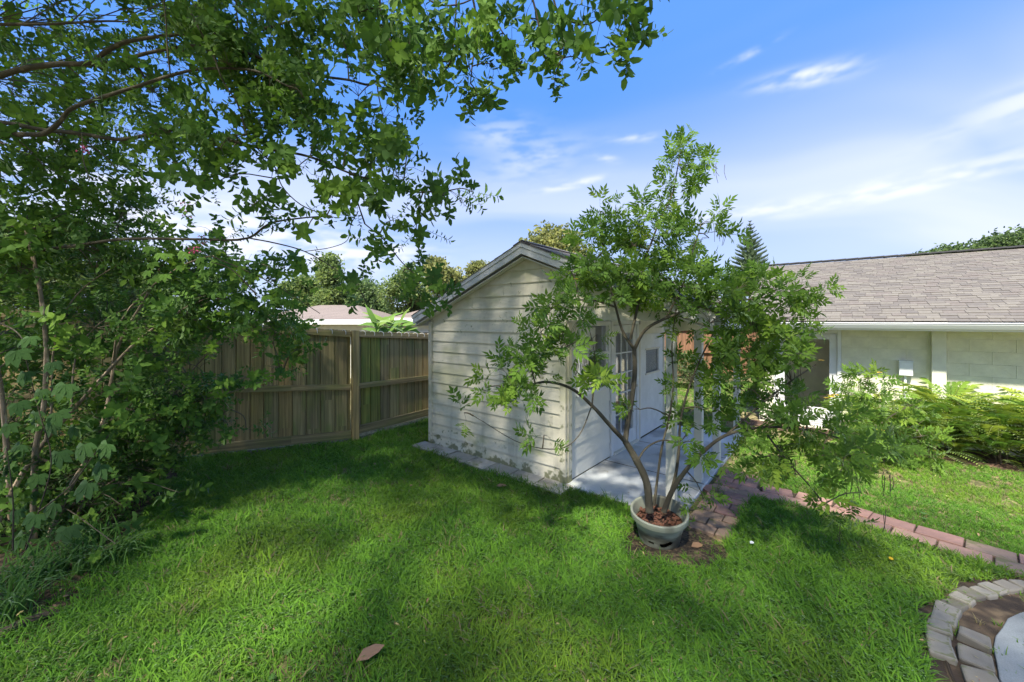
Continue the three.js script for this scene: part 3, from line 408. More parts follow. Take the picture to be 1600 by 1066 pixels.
  for (const q of list) { const g = box(q.w, 0.008, 0.165); if (big.has(q)) { const o = part('shingle', g, M.shingle[q.t], deck); o.position.set(q.x, q.y, q.z); o.rotation.x = phi - 0.05; } else { g.rotateX(phi - 0.05); g.translate(q.x, q.y, q.z); const c = new Float32Array(g.attributes.position.count * 3); for (let i = 0; i < c.length; i++) c[i] = shTones[q.t][i % 3]; g.setAttribute('color', new THREE.BufferAttribute(c, 3)); mass.push(g); } }
  part('shingles', mergeGeometries(mass), M.shingleMass, deck, 'stuff');
  for (let x = rx0; x < rx1; x += 0.24) { const o = boxAt('ridge_cap', deck, M.ridge, 0.25, 0.035, 0.2, x + 0.12, RY + 0.035, RZ, 0.006); o.rotation.z = 0.03; }
  boxAt('fascia', house, M.gutter, rx1 - rx0, 0.13, 0.02, (rx0 + rx1) / 2, EY - 0.075, E - 0.002); boxAt('soffit', house, M.paintHouse, rx1 - rx0, 0.012, E - 0.03, (rx0 + rx1) / 2, TOP + 0.02, E / 2 - 0.006);
  boxAt('rake_board', house, M.gutter, 0.02, 0.12, 5.0, rx0 - 0.012, (EY + RY) / 2 - 0.10, (E + RZ) / 2).rotation.x = phi;
  // gutter profile swept along the eave
  const gp = new THREE.Shape([[0, 0], [0.05, 0], [0.062, 0.02], [0.085, 0.06], [0.092, 0.085], [0.098, 0.085], [0.098, 0.094], [0.084, 0.094], [0.078, 0.062], [0.055, 0.012], [0.006, 0.012], [0.006, 0.094], [0, 0.094]].map(p => new THREE.Vector2(...p)));
  part('gutter', new THREE.ExtrudeGeometry(gp, { depth: rx1 - rx0, bevelEnabled: false }).rotateY(-Math.PI / 2).translate(rx1, EY - 0.11, E + 0.01), M.gutter, house);
}

// ------------------------------------------------------------------ wooden fences
function fenceRun(fence, A, B, top, seed, o = {}) { // A, B = [x, depth]; top = heights at both ends; boards face the camera side
  const R = rng(seed), dx = B[0] - A[0], dd = B[1] - A[1], L = Math.hypot(dx, dd), ang = Math.atan2(dd, dx); const run = new THREE.Group(); run.name = 'panel'; run.position.set(A[0], 0, -A[1]); run.rotation.y = ang; fence.add(run);
  const tp = (x) => mix(top[0], top[1], x / L), b0 = (x) => mix(o.bot?.[0] ?? 0.05, o.bot?.[1] ?? 0.05, x / L); let x = 0.005, nb = 0;
  while (x < L - 0.06) { const w = Math.min(0.175 + R() * 0.04, L - x), wide = w - 0.005;  const h0 = tp(x + w / 2) - 0.02, g = box(wide - 0.007, h0 - b0(x), 0.018, 0.003), uv = g.attributes.uv, ou = R() * 3, ov = R() * 3; for (let i = 0; i < uv.count; i++) uv.setXY(i, uv.getX(i) + ou, uv.getY(i) + ov);
    const mossy = o.mossy && x > o.mossy[0] && x < o.mossy[1]; const bo = part('board', g, mossy ? M.boardMossy : o.mat || M.board[Math.floor(R() * 4)], run); bo.position.set(x + w / 2, (h0 + b0(x)) / 2, -0.011 - R() * 0.004); bo.rotation.z = (R() - 0.5) * 0.006; x += w; nb++;
    const bk = part('board', box(0.09, h0 - b0(x) - 0.01, 0.016, 0.003), o.mat || M.board[nb % 4], run); bk.position.set(Math.min(x, L - 0.04), (h0 + b0(x)) / 2, -0.036); }
  const rail = (h, y, z, d = 0.04) => { const f = (k) => V(0, 0, 0); const y0 = y(0), y1 = y(L), g = solid([V(0, y0 - h / 2, z + d), V(L, y1 - h / 2, z + d), V(L, y1 + h / 2, z + d), V(0, y0 + h / 2, z + d)], [V(0, y0 - h / 2, z), V(L, y1 - h / 2, z), V(L, y1 + h / 2, z), V(0, y0 + h / 2, z)]); part('rail', g, o.mat || M.rail, run); };
  rail(0.09, (x) => tp(x) - 0.075, 0.003); rail(0.085, (x) => tp(x) * 0.49, 0.003); rail(0.13, (x) => b0(x) + 0.07, 0.003);
  if (o.loops) for (let q = L - 0.12; q > Math.max(0.1, L - o.loops); q -= 0.19) { const t = part('tie_loop', new THREE.TorusGeometry(0.05, 0.005, 5, 10, Math.PI * 1.15), M.cord, run); t.position.set(q + (R() - 0.5) * 0.03, tp(q) - 0.06, 0.03); t.rotation.set(0.1, Math.PI / 2 + 0.5 + (R() - 0.5) * 0.5, Math.PI * 0.0); }
  return { run, L, tp };
}
{
  const f1 = thing('wooden_fence', 'weathered board fence on the left, behind the shrubs', 'fence', [FP[0][0], 0, -FP[0][1]]); f1.position.set(0, 0, 0);
  const a = fenceRun(f1, FP[0], FP[1], [2.42, 1.84], 3, { loops: 2.2 });
  for (const x of [0.05, 2.45, 4.9]) boxAt('post', a.run, M.rail, 0.09, a.tp(x), 0.09, x, a.tp(x) / 2, 0.09, 0.004);
  const f2 = thing('wooden_fence', 'mossy board fence running back beside the shed, with corner post', 'fence'); const b = fenceRun(f2, FP[1], FP[3], [1.84, 1.52], 9, { mossy: [0.08, 0.45], loops: 9, bot: [0.1, 0.1] });
  boxAt('post', b.run, M.board[0], 0.10, 1.83, 0.10, 0.03, 0.915, 0.07, 0.005).rotation.y = -0.25;
  const f3 = thing('wooden_fence', 'reddish brown board fence far behind the porch', 'fence'); const c = fenceRun(f3, [1.2, 12.4], [9.5, 14.6], [1.75, 1.75], 21, { mat: M.brownBoard });
}

// ------------------------------------------------------------------ potted tree
{
  const t = thing('potted_tree', 'slender multi stemmed tree with feathery leaves in a cracked grey pot', 'tree', [1.335, 0, -3.6]); const O = t.position.clone();
  const pot = new THREE.Group(); pot.name = 'pot'; t.add(pot); pot.rotation.set(0.13, 0, 0.05); pot.position.y = 0.012;
  const prof = [[0, 0], [0.165, 0], [0.172, 0.01], [0.215, 0.215], [0.222, 0.222], [0.238, 0.225], [0.245, 0.232], [0.248, 0.275], [0.242, 0.284], [0.228, 0.283], [0.222, 0.27], [0.205, 0.19], [0.198, 0.17]].map(p => new THREE.Vector2(...p));
  { const fine = []; prof.forEach((p, i) => { if (i && p.distanceTo(prof[i - 1]) > 0.1 && i === 3) for (let k = 1; k < 22; k++) fine.push(prof[i - 1].clone().lerp(p, k / 22)); fine.push(p); });
    const g = new THREE.LatheGeometry(fine, 120), ix = g.index.array, P = g.attributes.position, keep = []; for (let i = 0; i < ix.length; i += 3) { let x = 0, y = 0, z = 0; for (let k = 0; k < 3; k++) { x += P.getX(ix[i + k]) / 3; y += P.getY(ix[i + k]) / 3; z += P.getZ(ix[i + k]) / 3; } const hx = (x + 0.005) / 0.055, hy = (y - 0.082 - 0.012 * Math.sin(x * 40)) / 0.022, hx2 = (x + 0.12) / 0.02, hy2 = (y - 0.075) / 0.012; if (z > 0.08 && y > 0.02 && y < 0.2 && (hx * hx + hy * hy < 1 || hx2 * hx2 + hy2 * hy2 < 1)) continue; keep.push(ix[i], ix[i + 1], ix[i + 2]); } g.setIndex(keep); part('shell', g, M.pot, pot); }
  { const g = new THREE.CircleGeometry(0.2, 24); g.rotateX(-Math.PI / 2); part('soil', g, M.mulch, pot).position.y = 0.185; const R = rng(8), mg = []; for (let i = 0; i < 130; i++) { const r = Math.sqrt(R()) * 0.19, a = R() * 6.28; const b = new THREE.BoxGeometry(0.02 + R() * 0.03, 0.006, 0.01 + R() * 0.012); b.rotateX((R() - 0.5)); b.rotateY(R() * 6); b.rotateZ((R() - 0.5) * 0.8); b.translate(r * Math.cos(a), 0.19 + R() * 0.02, r * Math.sin(a)); mg.push(b); } part('bark_chips', mergeGeometries(mg), std({ color: col(0.20, 0.085, 0.05), roughness: 0.9 }), pot, 'stuff'); }
  const wood = new THREE.Group(); wood.name = 'stems'; wood.position.copy(O).negate(); t.add(wood);
  const defs = [
    ['trunk', px([[1015, 800], [1010, 753], [992, 715], [977, 690]], 3.55, 3.6), 0.036, 0.028],
    ['branch', px([[977, 690], [956, 668], [925, 634], [892, 607], [850, 597], [800, 612]], 3.6, 3.25), 0.022, 0.008],
    ['trunk', px([[977, 690], [981, 660], [988, 620], [992, 578], [991, 546]], 3.6, 3.75), 0.026, 0.02],
    ['branch', px([[991, 546], [974, 520], [962, 480], [950, 430], [940, 370], [938, 330]], 3.75, 3.9), 0.016, 0.005],
    ['branch', px([[991, 546], [1008, 516], [1039, 498], [1090, 480], [1150, 470], [1215, 462], [1258, 452]], 3.75, 3.35), 0.018, 0.005],
    ['branch', px([[985, 530], [998, 470], [1007, 410], [1019, 376], [1032, 342], [1050, 305], [1060, 256]], 3.76, 3.9), 0.015, 0.005],
    ['branch', px([[962, 480], [930, 470], [895, 470], [865, 480], [840, 515]], 3.8, 3.4), 0.011, 0.005],
    ['trunk', px([[1037, 800], [1050, 768], [1072, 735], [1100, 705], [1135, 680], [1190, 668], [1260, 672], [1330, 690]], 3.55, 3.2), 0.025, 0.006],
    ['branch', px([[1048, 772], [1056, 740], [1061, 700], [1063, 660], [1075, 610], [1095, 560], [1120, 510]], 3.55, 3.7), 0.017, 0.006],
    ['trunk', px([[1022, 790], [1027, 750], [1034, 700], [1046, 650], [1052, 600], [1050, 540], [1058, 470]], 3.62, 3.8), 0.014, 0.005],
    ['branch', px([[996, 720], [1010, 700], [1035, 688], [1062, 690], [1085, 660]], 3.56, 3.75), 0.010, 0.005],
    ['branch', px([[1135, 680], [1180, 640], [1230, 600], [1275, 570]], 3.4, 3.35), 0.011, 0.005],
    ['branch', px([[1190, 668], [1230, 720], [1270, 765], [1300, 805]], 3.3, 3.25), 0.009, 0.004],
    ['branch', px([[925, 634], [905, 680], [880, 700], [820, 695], [740, 650]], 3.45, 3.2), 0.006, 0.003],
    ['branch', px([[925, 634], [928, 600], [930, 560], [920, 510]], 3.45, 3.4), 0.008, 0.003],
    ['branch', px([[1040, 498], [1065, 450], [1080, 400], [1095, 355]], 3.7, 3.6), 0.010, 0.004],
  ];
  const nodes = []; defs.forEach(([n, p, a, b], i) => { part(n, limb(p, a, b, a > 0.02 ? 10 : 7, 5, 0.12, i + 1), M.bark, wood); nodes.push(...sample(p, 14).slice(i < 3 ? 12 : 4)); });
  const C = [
    cl(1063, 240, 22, 16, 3.9, 9, 0), cl(1066, 268, 26, 26, 3.9, 16, 0), cl(1098, 272, 14, 12, 3.9, 4), cl(1050, 305, 12, 14, 3.88, 4),
    cl(945, 335, 24, 26, 3.9, 10), cl(930, 370, 30, 22, 3.9, 9), cl(1000, 338, 24, 24, 3.85, 8), cl(1035, 345, 30, 24, 3.85, 10), cl(1095, 352, 28, 18, 3.7, 9), cl(1108, 372, 18, 14, 3.7, 5),
    cl(930, 405, 45, 34, 3.85, 18), cl(990, 385, 50, 36, 3.85, 22), cl(1045, 388, 40, 34, 3.8, 18), cl(1075, 420, 40, 28, 3.7, 14), cl(1000, 430, 50, 32, 3.8, 22), cl(945, 445, 36, 26, 3.8, 12),
    cl(1085, 455, 50, 32, 3.6, 20, 1), cl(1150, 455, 50, 30, 3.5, 20, 1), cl(1205, 455, 40, 30, 3.4, 18, 1), cl(1250, 452, 22, 18, 3.35, 7, 1), cl(1170, 490, 60, 30, 3.45, 20, 1), cl(1110, 505, 50, 30, 3.6, 16), cl(1225, 500, 40, 30, 3.4, 15, 1),
    cl(1190, 545, 60, 32, 3.45, 18), cl(1215, 560, 30, 30, 3.35, 9, 1), cl(1130, 560, 45, 35, 3.6, 13), cl(1080, 590, 36, 36, 3.7, 10), cl(1160, 605, 60, 34, 3.5, 18), cl(1215, 620, 40, 30, 3.4, 13), cl(1265, 640, 30, 22, 3.3, 7),
    cl(1100, 640, 36, 30, 3.6, 9), cl(1190, 655, 60, 32, 3.4, 14), cl(1260, 662, 50, 30, 3.3, 12), cl(1310, 676, 40, 26, 3.2, 9), cl(1350, 692, 20, 20, 3.15, 4), cl(1220, 700, 55, 30, 3.35, 11), cl(1285, 712, 45, 28, 3.2, 9), cl(1315, 735, 26, 20, 3.15, 4), cl(1245, 742, 36, 20, 3.3, 6), cl(1292, 790, 18, 22, 3.2, 6), cl(1345, 770, 22, 16, 3.15, 3), cl(1160, 730, 26, 20, 3.45, 4),
    cl(895, 425, 26, 18, 3.75, 8), cl(925, 425, 30, 22, 3.8, 10), cl(960, 465, 36, 24, 3.75, 11), cl(1010, 465, 36, 24, 3.75, 11), cl(1045, 440, 34, 24, 3.72, 10), cl(985, 360, 34, 22, 3.85, 9), cl(1060, 480, 34, 22, 3.7, 8), cl(868, 475, 34, 26, 3.4, 11), cl(905, 500, 30, 26, 3.5, 8), cl(845, 520, 30, 28, 3.4, 10), cl(880, 545, 26, 22, 3.4, 5), cl(820, 560, 30, 24, 3.35, 10), cl(795, 590, 30, 24, 3.3, 10), cl(830, 600, 30, 18, 3.3, 7), cl(795, 622, 24, 18, 3.25, 7), cl(760, 605, 12, 14, 3.25, 2), cl(725, 645, 16, 14, 3.2, 2), cl(925, 530, 22, 34, 3.45, 7), cl(928, 580, 24, 24, 3.45, 6), cl(850, 680, 14, 10, 3.25, 2), cl(1000, 640, 20, 30, 3.65, 3), cl(1080, 690, 18, 18, 3.6, 3), cl(1100, 780, 18, 14, 3.45, 3),
  ];
  for (const c of C) { c.r.x *= 0.82; c.r.y *= 0.82; }
  const sprays = sprout(wood, nodes, C, M.twig, { seed: 44, twig: 0.0042, density: 0.96, lift: 0.1, scale: 0.76, droop: 1 });
  hang(wood, sprays, [1, 2, 3, 4, 5, 6, 7, 8].map(i => compoundSpray(i, 3 + i % 4, 0.09 + 0.012 * (i % 5))), M.tecoma, 300, 'leaf_spray');
  const R = rng(67), pods = (u, v, d, n) => { for (let i = 0; i < n; i++) { const p = at(u + (R() - 0.5) * 22, v + (R() - 0.5) * 10, d + (R() - 0.5) * 0.1), l = 0.11 + R() * 0.08; part('seed_pod', limb([p, p.clone().add(V((R() - 0.5) * 0.03, -l * 0.5, 0)), p.clone().add(V((R() - 0.5) * 0.06, -l, (R() - 0.5) * 0.04))], 0.003, 0.0022, 4, 2), M.pod, wood); } };
  for (const a of [[1122, 258, 3.85, 4], [1050, 320, 3.85, 4], [992, 338, 3.85, 3], [1125, 355, 3.65, 5], [945, 370, 3.85, 3], [1180, 490, 3.4, 7], [1215, 500, 3.4, 6], [1240, 575, 3.35, 6], [1268, 488, 3.35, 4], [868, 490, 3.38, 6], [885, 520, 3.38, 5], [1205, 560, 3.4, 5], [1330, 745, 3.15, 5], [1385, 742, 3.15, 5], [1310, 815, 3.2, 4], [1240, 720, 3.3, 4], [1380, 800, 3.15, 2], [905, 560, 3.4, 4]]) pods(...a);
  for (const [u, v, d] of [[1247, 517, 3.3], [1243, 521, 3.3], [1283, 563, 3.3], [1298, 618, 3.22], [1292, 622, 3.22], [1303, 617, 3.22], [900, 436, 3.6], [1012, 405, 3.75], [1376, 672, 3.1]]) { const p = at(u, v, d), gs = []; for (let i = 0; i < 5; i++) gs.push(place(leaf(0.026, 0.02, 0.5, 0), V(Math.cos(i * 1.26), 0.5, Math.sin(i * 1.26)), V(0, 0, 0))); part('flower', mergeGeometries(gs), M.petal, wood).position.copy(p); }
}

// ------------------------------------------------------------------ trees and shrubs on the left
const ovalSprays = [11, 12, 13].map(s => simpleSpray(s, 10, 0.15, 0.078, 0.042));
const smallSprays = [21, 22, 23].map(s => simpleSpray(s, 13, 0.17, 0.05, 0.029));
{ // tree whose limbs come in from the left
  const t = thing('overhanging_tree', 'leafy tree reaching over the fence from the left with arching pale limbs', 'tree');
  const base = V(-5.6, 0, -3.0), top = V(-5.2, 3.6, -3.0);
  part('trunk', limb([base, V(-5.5, 1.2, -3.05), V(-5.3, 2.4, -3.0), top], 0.16, 0.09, 12, 6, 0.1), M.bark, t);
  const defs = [
    [[top, ...px([[-60, 140], [0, 118], [44, 106], [95, 100], [142, 98], [162, 83], [189, 68], [220, 61], [257, 56], [304, 52], [355, 59], [430, 40], [500, 20]], 3.6, 3.2)], 0.05, 0.008],
    [px([[142, 98], [182, 96], [230, 83], [290, 73], [351, 73], [420, 95], [490, 117], [545, 125], [579, 132], [599, 117], [657, 98], [710, 96]], 3.5, 2.9), 0.026, 0.006],
    [[V(-5.25, 3.0, -3.0), ...px([[-80, 240], [0, 212], [40, 210], [68, 209], [91, 193], [108, 172], [145, 157], [182, 145], [220, 133], [267, 118], [314, 108], [399, 111], [450, 135]], 3.5, 3.1)], 0.042, 0.008],
    [[V(-5.25, 2.9, -3.0), ...px([[-60, 195], [0, 191], [68, 203], [128, 209], [190, 218], [270, 203], [321, 209], [400, 230], [468, 241], [498, 250], [545, 270], [600, 287], [640, 300], [700, 298]], 3.6, 3.1)], 0.036, 0.005],
    [px([[400, 230], [430, 262], [440, 290], [470, 320], [520, 340]], 3.4, 3.2), 0.010, 0.004],
    [[V(-5.3, 2.4, -3.0), ...px([[-80, 420], [0, 400], [54, 392], [118, 384], [179, 375], [230, 373], [310, 374], [388, 372], [420, 350], [470, 341], [510, 338]], 3.7, 3.4)], 0.035, 0.006],
    [px([[388, 372], [430, 380], [476, 393], [524, 421], [559, 449], [575, 480]], 3.5, 3.7), 0.010, 0.004],
    [px([[476, 393], [520, 386], [543, 375], [548, 352], [560, 330]], 3.55, 3.4), 0.005, 0.003],
    [px([[570, 350], [600, 375], [628, 410], [650, 430], [680, 455]], 3.2, 3.5), 0.008, 0.004],
    [px([[545, 270], [560, 320], [570, 350]], 3.2, 3.2), 0.009, 0.007],
    [px([[250, -40], [258, 20], [262, 80], [266, 118]], 2.9, 3.0), 0.008, 0.005], [px([[280, -40], [298, 20], [330, 80], [350, 130], [370, 160], [385, 210]], 3.0, 3.1), 0.013, 0.006],
    [px([[128, 209], [130, 250], [140, 280]], 3.4, 3.3), 0.006, 0.004], [[V(-5.3, 3.3, -3.0), ...px([[-60, 40], [0, 38], [70, 38], [165, 33], [200, 34]], 3.4, 3.3)], 0.03, 0.006],
  ];
  const nodes = []; defs.forEach(([p, a, b], i) => { part('limb', limb(p, a * 0.62, b, a > 0.02 ? 9 : 6, 4, 0.18, i + 3), M.bark, t); nodes.push(...sample(p, 22).slice(3)); });
  const C = []; const R = rng(303), fill = (u0, u1, v0, v1, n, d0, d1, s, k) => { for (let i = 0; i < n; i++) C.push(cl(mix(u0, u1, R()), mix(v0, v1, R()), s * (0.7 + R() * 0.6), s * (0.5 + R() * 0.5), mix(d0, d1, R()), k)); };
  fill(-60, 240, -30, 300, 26, 3.6, 5.2, 45, 13); fill(-40, 300, -40, 180, 14, 3.3, 5.0, 45, 13); fill(240, 470, -30, 190, 22, 3.1, 4.2, 42, 13); fill(0, 210, 260, 420, 13, 3.6, 4.6, 42, 12); fill(300, 400, 170, 240, 5, 2.9, 3.4, 26, 8); fill(400, 560, 130, 215, 8, 2.9, 3.4, 32, 9); fill(470, 620, -20, 70, 7, 2.8, 3.2, 30, 9); fill(210, 300, 180, 250, 3, 3, 3.5, 26, 7);
  for (const [u, v, ru, rv_, d, n] of [[560, 150, 40, 26, 2.95, 8], [600, 190, 36, 26, 3.0, 10], [590, 230, 40, 26, 3.0, 10], [545, 225, 30, 22, 3.1, 8], [635, 245, 26, 24, 3.0, 7], [620, 275, 30, 22, 3.0, 8], [580, 270, 30, 18, 3.1, 7], [660, 300, 28, 14, 3.0, 7], [700, 298, 26, 13, 3.0, 7], [738, 300, 14, 6, 3.0, 3], [690, 318, 16, 8, 3.0, 3], [560, 310, 34, 18, 3.15, 8], [520, 320, 30, 16, 3.2, 6], [610, 345, 32, 14, 3.1, 6], [650, 358, 22, 10, 3.1, 4], [460, 265, 30, 22, 3.2, 6], [440, 310, 26, 18, 3.2, 5], [395, 320, 18, 16, 3.1, 5], [590, 380, 22, 10, 3.3, 3], [660, 440, 30, 22, 3.5, 9], [690, 455, 18, 18, 3.5, 5], [630, 425, 20, 14, 3.5, 4], [560, 445, 16, 18, 3.7, 5], [330, 290, 20, 20, 3.1, 4], [300, 270, 24, 22, 3.2, 5], [480, 360, 10, 6, 3.4, 2], [640, 60, 30, 30, 2.9, 5], [660, 110, 24, 20, 2.9, 6], [650, 155, 14, 14, 2.95, 3]]) C.push(cl(u, v, ru, rv_, d, n));
  const mixed = sprout(t, nodes, C, M.twig, { seed: 9, twig: 0.0036, density: 1.5, lift: -0.15, droop: 1, twigEvery: 1 });
  hang(t, mixed, [ovalSprays[0], smallSprays[0], ovalSprays[1], smallSprays[1]], M.shadeLeaf, 300, 'leaf_spray');
}
{ // multi-stemmed shrub tree at the left edge, with pink flowers
  const t = thing('flowering_shrub', 'tall tangled shrub with pale leaning stems and a few pink flowers', 'shrub');
  const g = (u, v) => { const d = EYE * FOCAL / (v - 500); return at(u, v, d); };
  const defs = [
    [[g(-40, 865), ...px([[0, 810], [18, 771], [42, 729], [70, 690], [111, 644], [175, 573], [216, 532], [267, 495], [310, 470]], 3.45, 3.9)], 0.026, 0.010],
    [[g(52, 850), ...px([[53, 771], [56, 697], [67, 644], [72, 576], [71, 529], [60, 440], [40, 360]], 3.5, 3.6)], 0.026, 0.014],
    [[g(72, 848), ...px([[99, 785], [116, 750], [145, 700], [165, 644], [174, 593], [185, 540], [230, 460], [260, 400]], 3.55, 4.0)], 0.024, 0.010],
    [[g(180, 770), ...px([[236, 654], [263, 630], [290, 590], [338, 543], [390, 515]], 4.4, 4.5)], 0.016, 0.006],
    [[g(110, 830), ...px([[150, 740], [185, 690], [220, 660], [300, 630], [370, 610], [440, 585]], 3.9, 4.4)], 0.014, 0.005],
    [[g(20, 850), ...px([[10, 700], [0, 600], [-20, 500], [-20, 380]], 3.5, 3.4)], 0.024, 0.012],
    [px([[70, 690], [80, 640], [82, 560], [95, 500], [130, 450], [190, 410]], 3.5, 3.8), 0.010, 0.005], [px([[111, 644], [118, 560], [140, 520], [180, 490], [250, 470]], 3.6, 4.0), 0.008, 0.004], [px([[0, 505], [20, 515], [35, 530], [45, 560]], 3.3, 3.4), 0.007, 0.004], [px([[290, 590], [330, 605], [360, 640]], 4.4, 4.3), 0.006, 0.003], [px([[175, 573], [190, 500], [260, 430], [330, 400], [400, 410], [450, 430]], 3.8, 3.7), 0.009, 0.004],
    [[g(140, 800), ...px([[190, 720], [250, 690], [290, 690]], 4.0, 4.3)], 0.009, 0.004],
  ];
  const nodes = []; defs.forEach(([p, a, b], i) => { part('stem', limb(p, a, b, a > 0.015 ? 9 : 6, 4, 0.15, i + 33), M.barkPale, t); nodes.push(...sample(p, 18).slice(2)); });
  const C = [], R = rng(404), fill = (u0, u1, v0, v1, n, d0, d1, s, k) => { for (let i = 0; i < n; i++) C.push(cl(mix(u0, u1, R()), mix(v0, v1, R()), s * (0.7 + R() * 0.6), s * (0.6 + R() * 0.5), mix(d0, d1, R()), k)); };
  fill(-40, 200, 330, 560, 24, 3.5, 4.7, 42, 12); fill(-40, 210, 540, 740, 22, 3.5, 4.7, 42, 12); fill(-40, 140, 700, 830, 16, 3.4, 4.0, 38, 10); fill(200, 330, 380, 520, 15, 3.6, 4.3, 34, 10); fill(180, 280, 520, 700, 13, 3.9, 4.6, 34, 10); fill(300, 430, 440, 520, 9, 3.8, 4.3, 32, 9); fill(250, 330, 540, 690, 9, 4.0, 4.5, 24, 7); fill(130, 250, 660, 760, 12, 3.8, 4.4, 30, 8);
  for (const [u, v, ru, rv_, d, n] of [[430, 440, 40, 24, 3.7, 9], [470, 425, 22, 16, 3.7, 5], [380, 420, 34, 22, 3.7, 8], [340, 370, 26, 22, 3.6, 6], [400, 465, 30, 18, 3.8, 8], [460, 520, 14, 18, 4.2, 4], [465, 545, 14, 14, 4.2, 3], [430, 575, 26, 10, 4.3, 6], [395, 592, 26, 10, 4.3, 6], [355, 608, 26, 12, 4.3, 6], [310, 628, 26, 14, 4.2, 6], [350, 660, 22, 9, 4.4, 4], [310, 675, 26, 12, 4.4, 5], [270, 690, 26, 14, 4.4, 6], [385, 672, 12, 6, 4.4, 2], [420, 500, 26, 14, 4.2, 6], [250, 735, 20, 10, 4.2, 3], [280, 770, 14, 6, 3.9, 2], [190, 790, 16, 10, 3.6, 2], [180, 850, 14, 10, 3.2, 2]]) C.push(cl(u, v, ru, rv_, d, n));
  const sp = sprout(t, nodes, C, M.twig, { seed: 19, twig: 0.0034, density: 1.9, lift: 0.15 });
  hang(t, sp, [...smallSprays, ovalSprays[2]], M.myrtle, 300, 'leaf_spray');
  for (const [u, v, d] of [[290, 322, 3.5], [293, 332, 3.5], [304, 390, 3.5], [318, 376, 3.6], [130, 232, 3.4], [345, 365, 3.6]]) { const gs = [], q = rng(u); for (let i = 0; i < 26; i++) gs.push(place(leaf(0.018, 0.015, 0.4, 0), rv(q), rv(q).multiplyScalar(0.035), 0)); part('flower', mergeGeometries(gs), M.pink, t).position.copy(at(u, v, d)); }
}
{ // creeper with five-fingered leaves
  const t = thing('creeper_vine', 'broad five fingered creeper leaves climbing low in the left hand corner', 'vine');
  const defs = [px([[40, 860], [60, 800], [80, 720], [60, 640], [40, 560]], 3.15, 3.2), px([[60, 800], [110, 760], [140, 720], [170, 680]], 3.15, 3.3), px([[20, 860], [20, 780], [10, 700]], 3.1, 3.1), px([[400, 460], [360, 420], [330, 410]], 3.3, 3.3), px([[330, 400], [420, 440], [500, 490]], 3.4, 3.6)];
  defs.forEach((p, i) => part('vine_stem', limb(p, 0.006, 0.003, 5, 4), M.barkDark, t));
  const gs = [1, 2, 3].map(i => palmate(i, 0.115, 0.062)), small = palmate(7, 0.075, 0.036), R = rng(88), put = (u, v, d, s, g, m) => { const p = at(u, v, d), dir = V(R() - 0.5, -0.55 - R() * 0.5, 0.3 + R() * 0.4), o = part('leaf', g, m, t); o.applyMatrix4(new THREE.Matrix4().makeTranslation(p.x, p.y, p.z).multiply(orient(dir, 0, V(0.3 * (R() - 0.5), 0.7, 0.75))).multiply(new THREE.Matrix4().makeScale(s, s, s))); };
  for (const [u, v] of [[30, 575], [62, 600], [25, 620], [48, 640], [12, 655], [70, 660], [30, 690], [90, 700], [55, 735], [38, 765], [52, 800], [75, 785], [100, 815], [28, 830], [15, 720], [125, 690], [150, 725], [165, 690], [130, 745], [60, 850], [18, 790], [85, 640], [110, 665], [20, 540], [45, 520], [80, 560], [100, 600]]) put(u + R() * 10, v + R() * 10, 3.0 + R() * 0.4, 0.8 + R() * 0.45, gs[Math.floor(R() * 3)], M.creeper[Math.floor(R() * 3)]);
  for (let i = 0; i < 26; i++) { const q = R(); put(mix(330, 490, q) + (R() - 0.5) * 40, mix(410, 470, q) + (R() - 0.5) * 50, 3.4 + R() * 0.3, 0.75 + R() * 0.4, small, M.myrtle[Math.floor(R() * 4)]); }
  for (let i = 0; i < 14; i++) put(230 + R() * 90, 380 + R() * 60, 3.4 + R() * 0.3, 1, small, M.myrtle[1]);
}
{ // bright vine lying on the fence top
  const t = thing('fence_vine', 'yellow green vine spilling over the top of the left fence', 'vine'); const R = rng(606), list = [], g = palmate(5, 0.07, 0.04);
  const A = at(110, 488, 5.0), B = at(480, 510, 6.2); part('vine_stem', limb([A, A.clone().lerp(B, 0.5).add(V(0, 0.06, 0)), B], 0.012, 0.006, 5, 6), M.barkDark, t);
  for (let i = 0; i < 240; i++) { const q = R(), p = A.clone().lerp(B, q).add(V((R() - 0.5) * 0.2, (R() - 0.4) * 0.2, -0.15 - R() * 0.35)); list.push({ m: new THREE.Matrix4().makeTranslation(p.x, p.y, p.z).multiply(orient(V(R() - 0.5, -0.3, 0.6), 0, V(0, 1, 0.4))), k: 0, c: Math.floor(R() * 2) }); }
  for (let i = 0; i < 60; i++) { const p = at(455 + R() * 26, 505 + R() * 60, 6.0 + R() * 0.1); list.push({ m: new THREE.Matrix4().makeTranslation(p.x, p.y, p.z).multiply(orient(V(R() - 0.5, -0.6, 0.4), 0, V(0, 0.7, 0.7))), k: 0, c: Math.floor(R() * 2) }); }
  hang(t, list, [g], M.vine, 300, 'leaf');
}
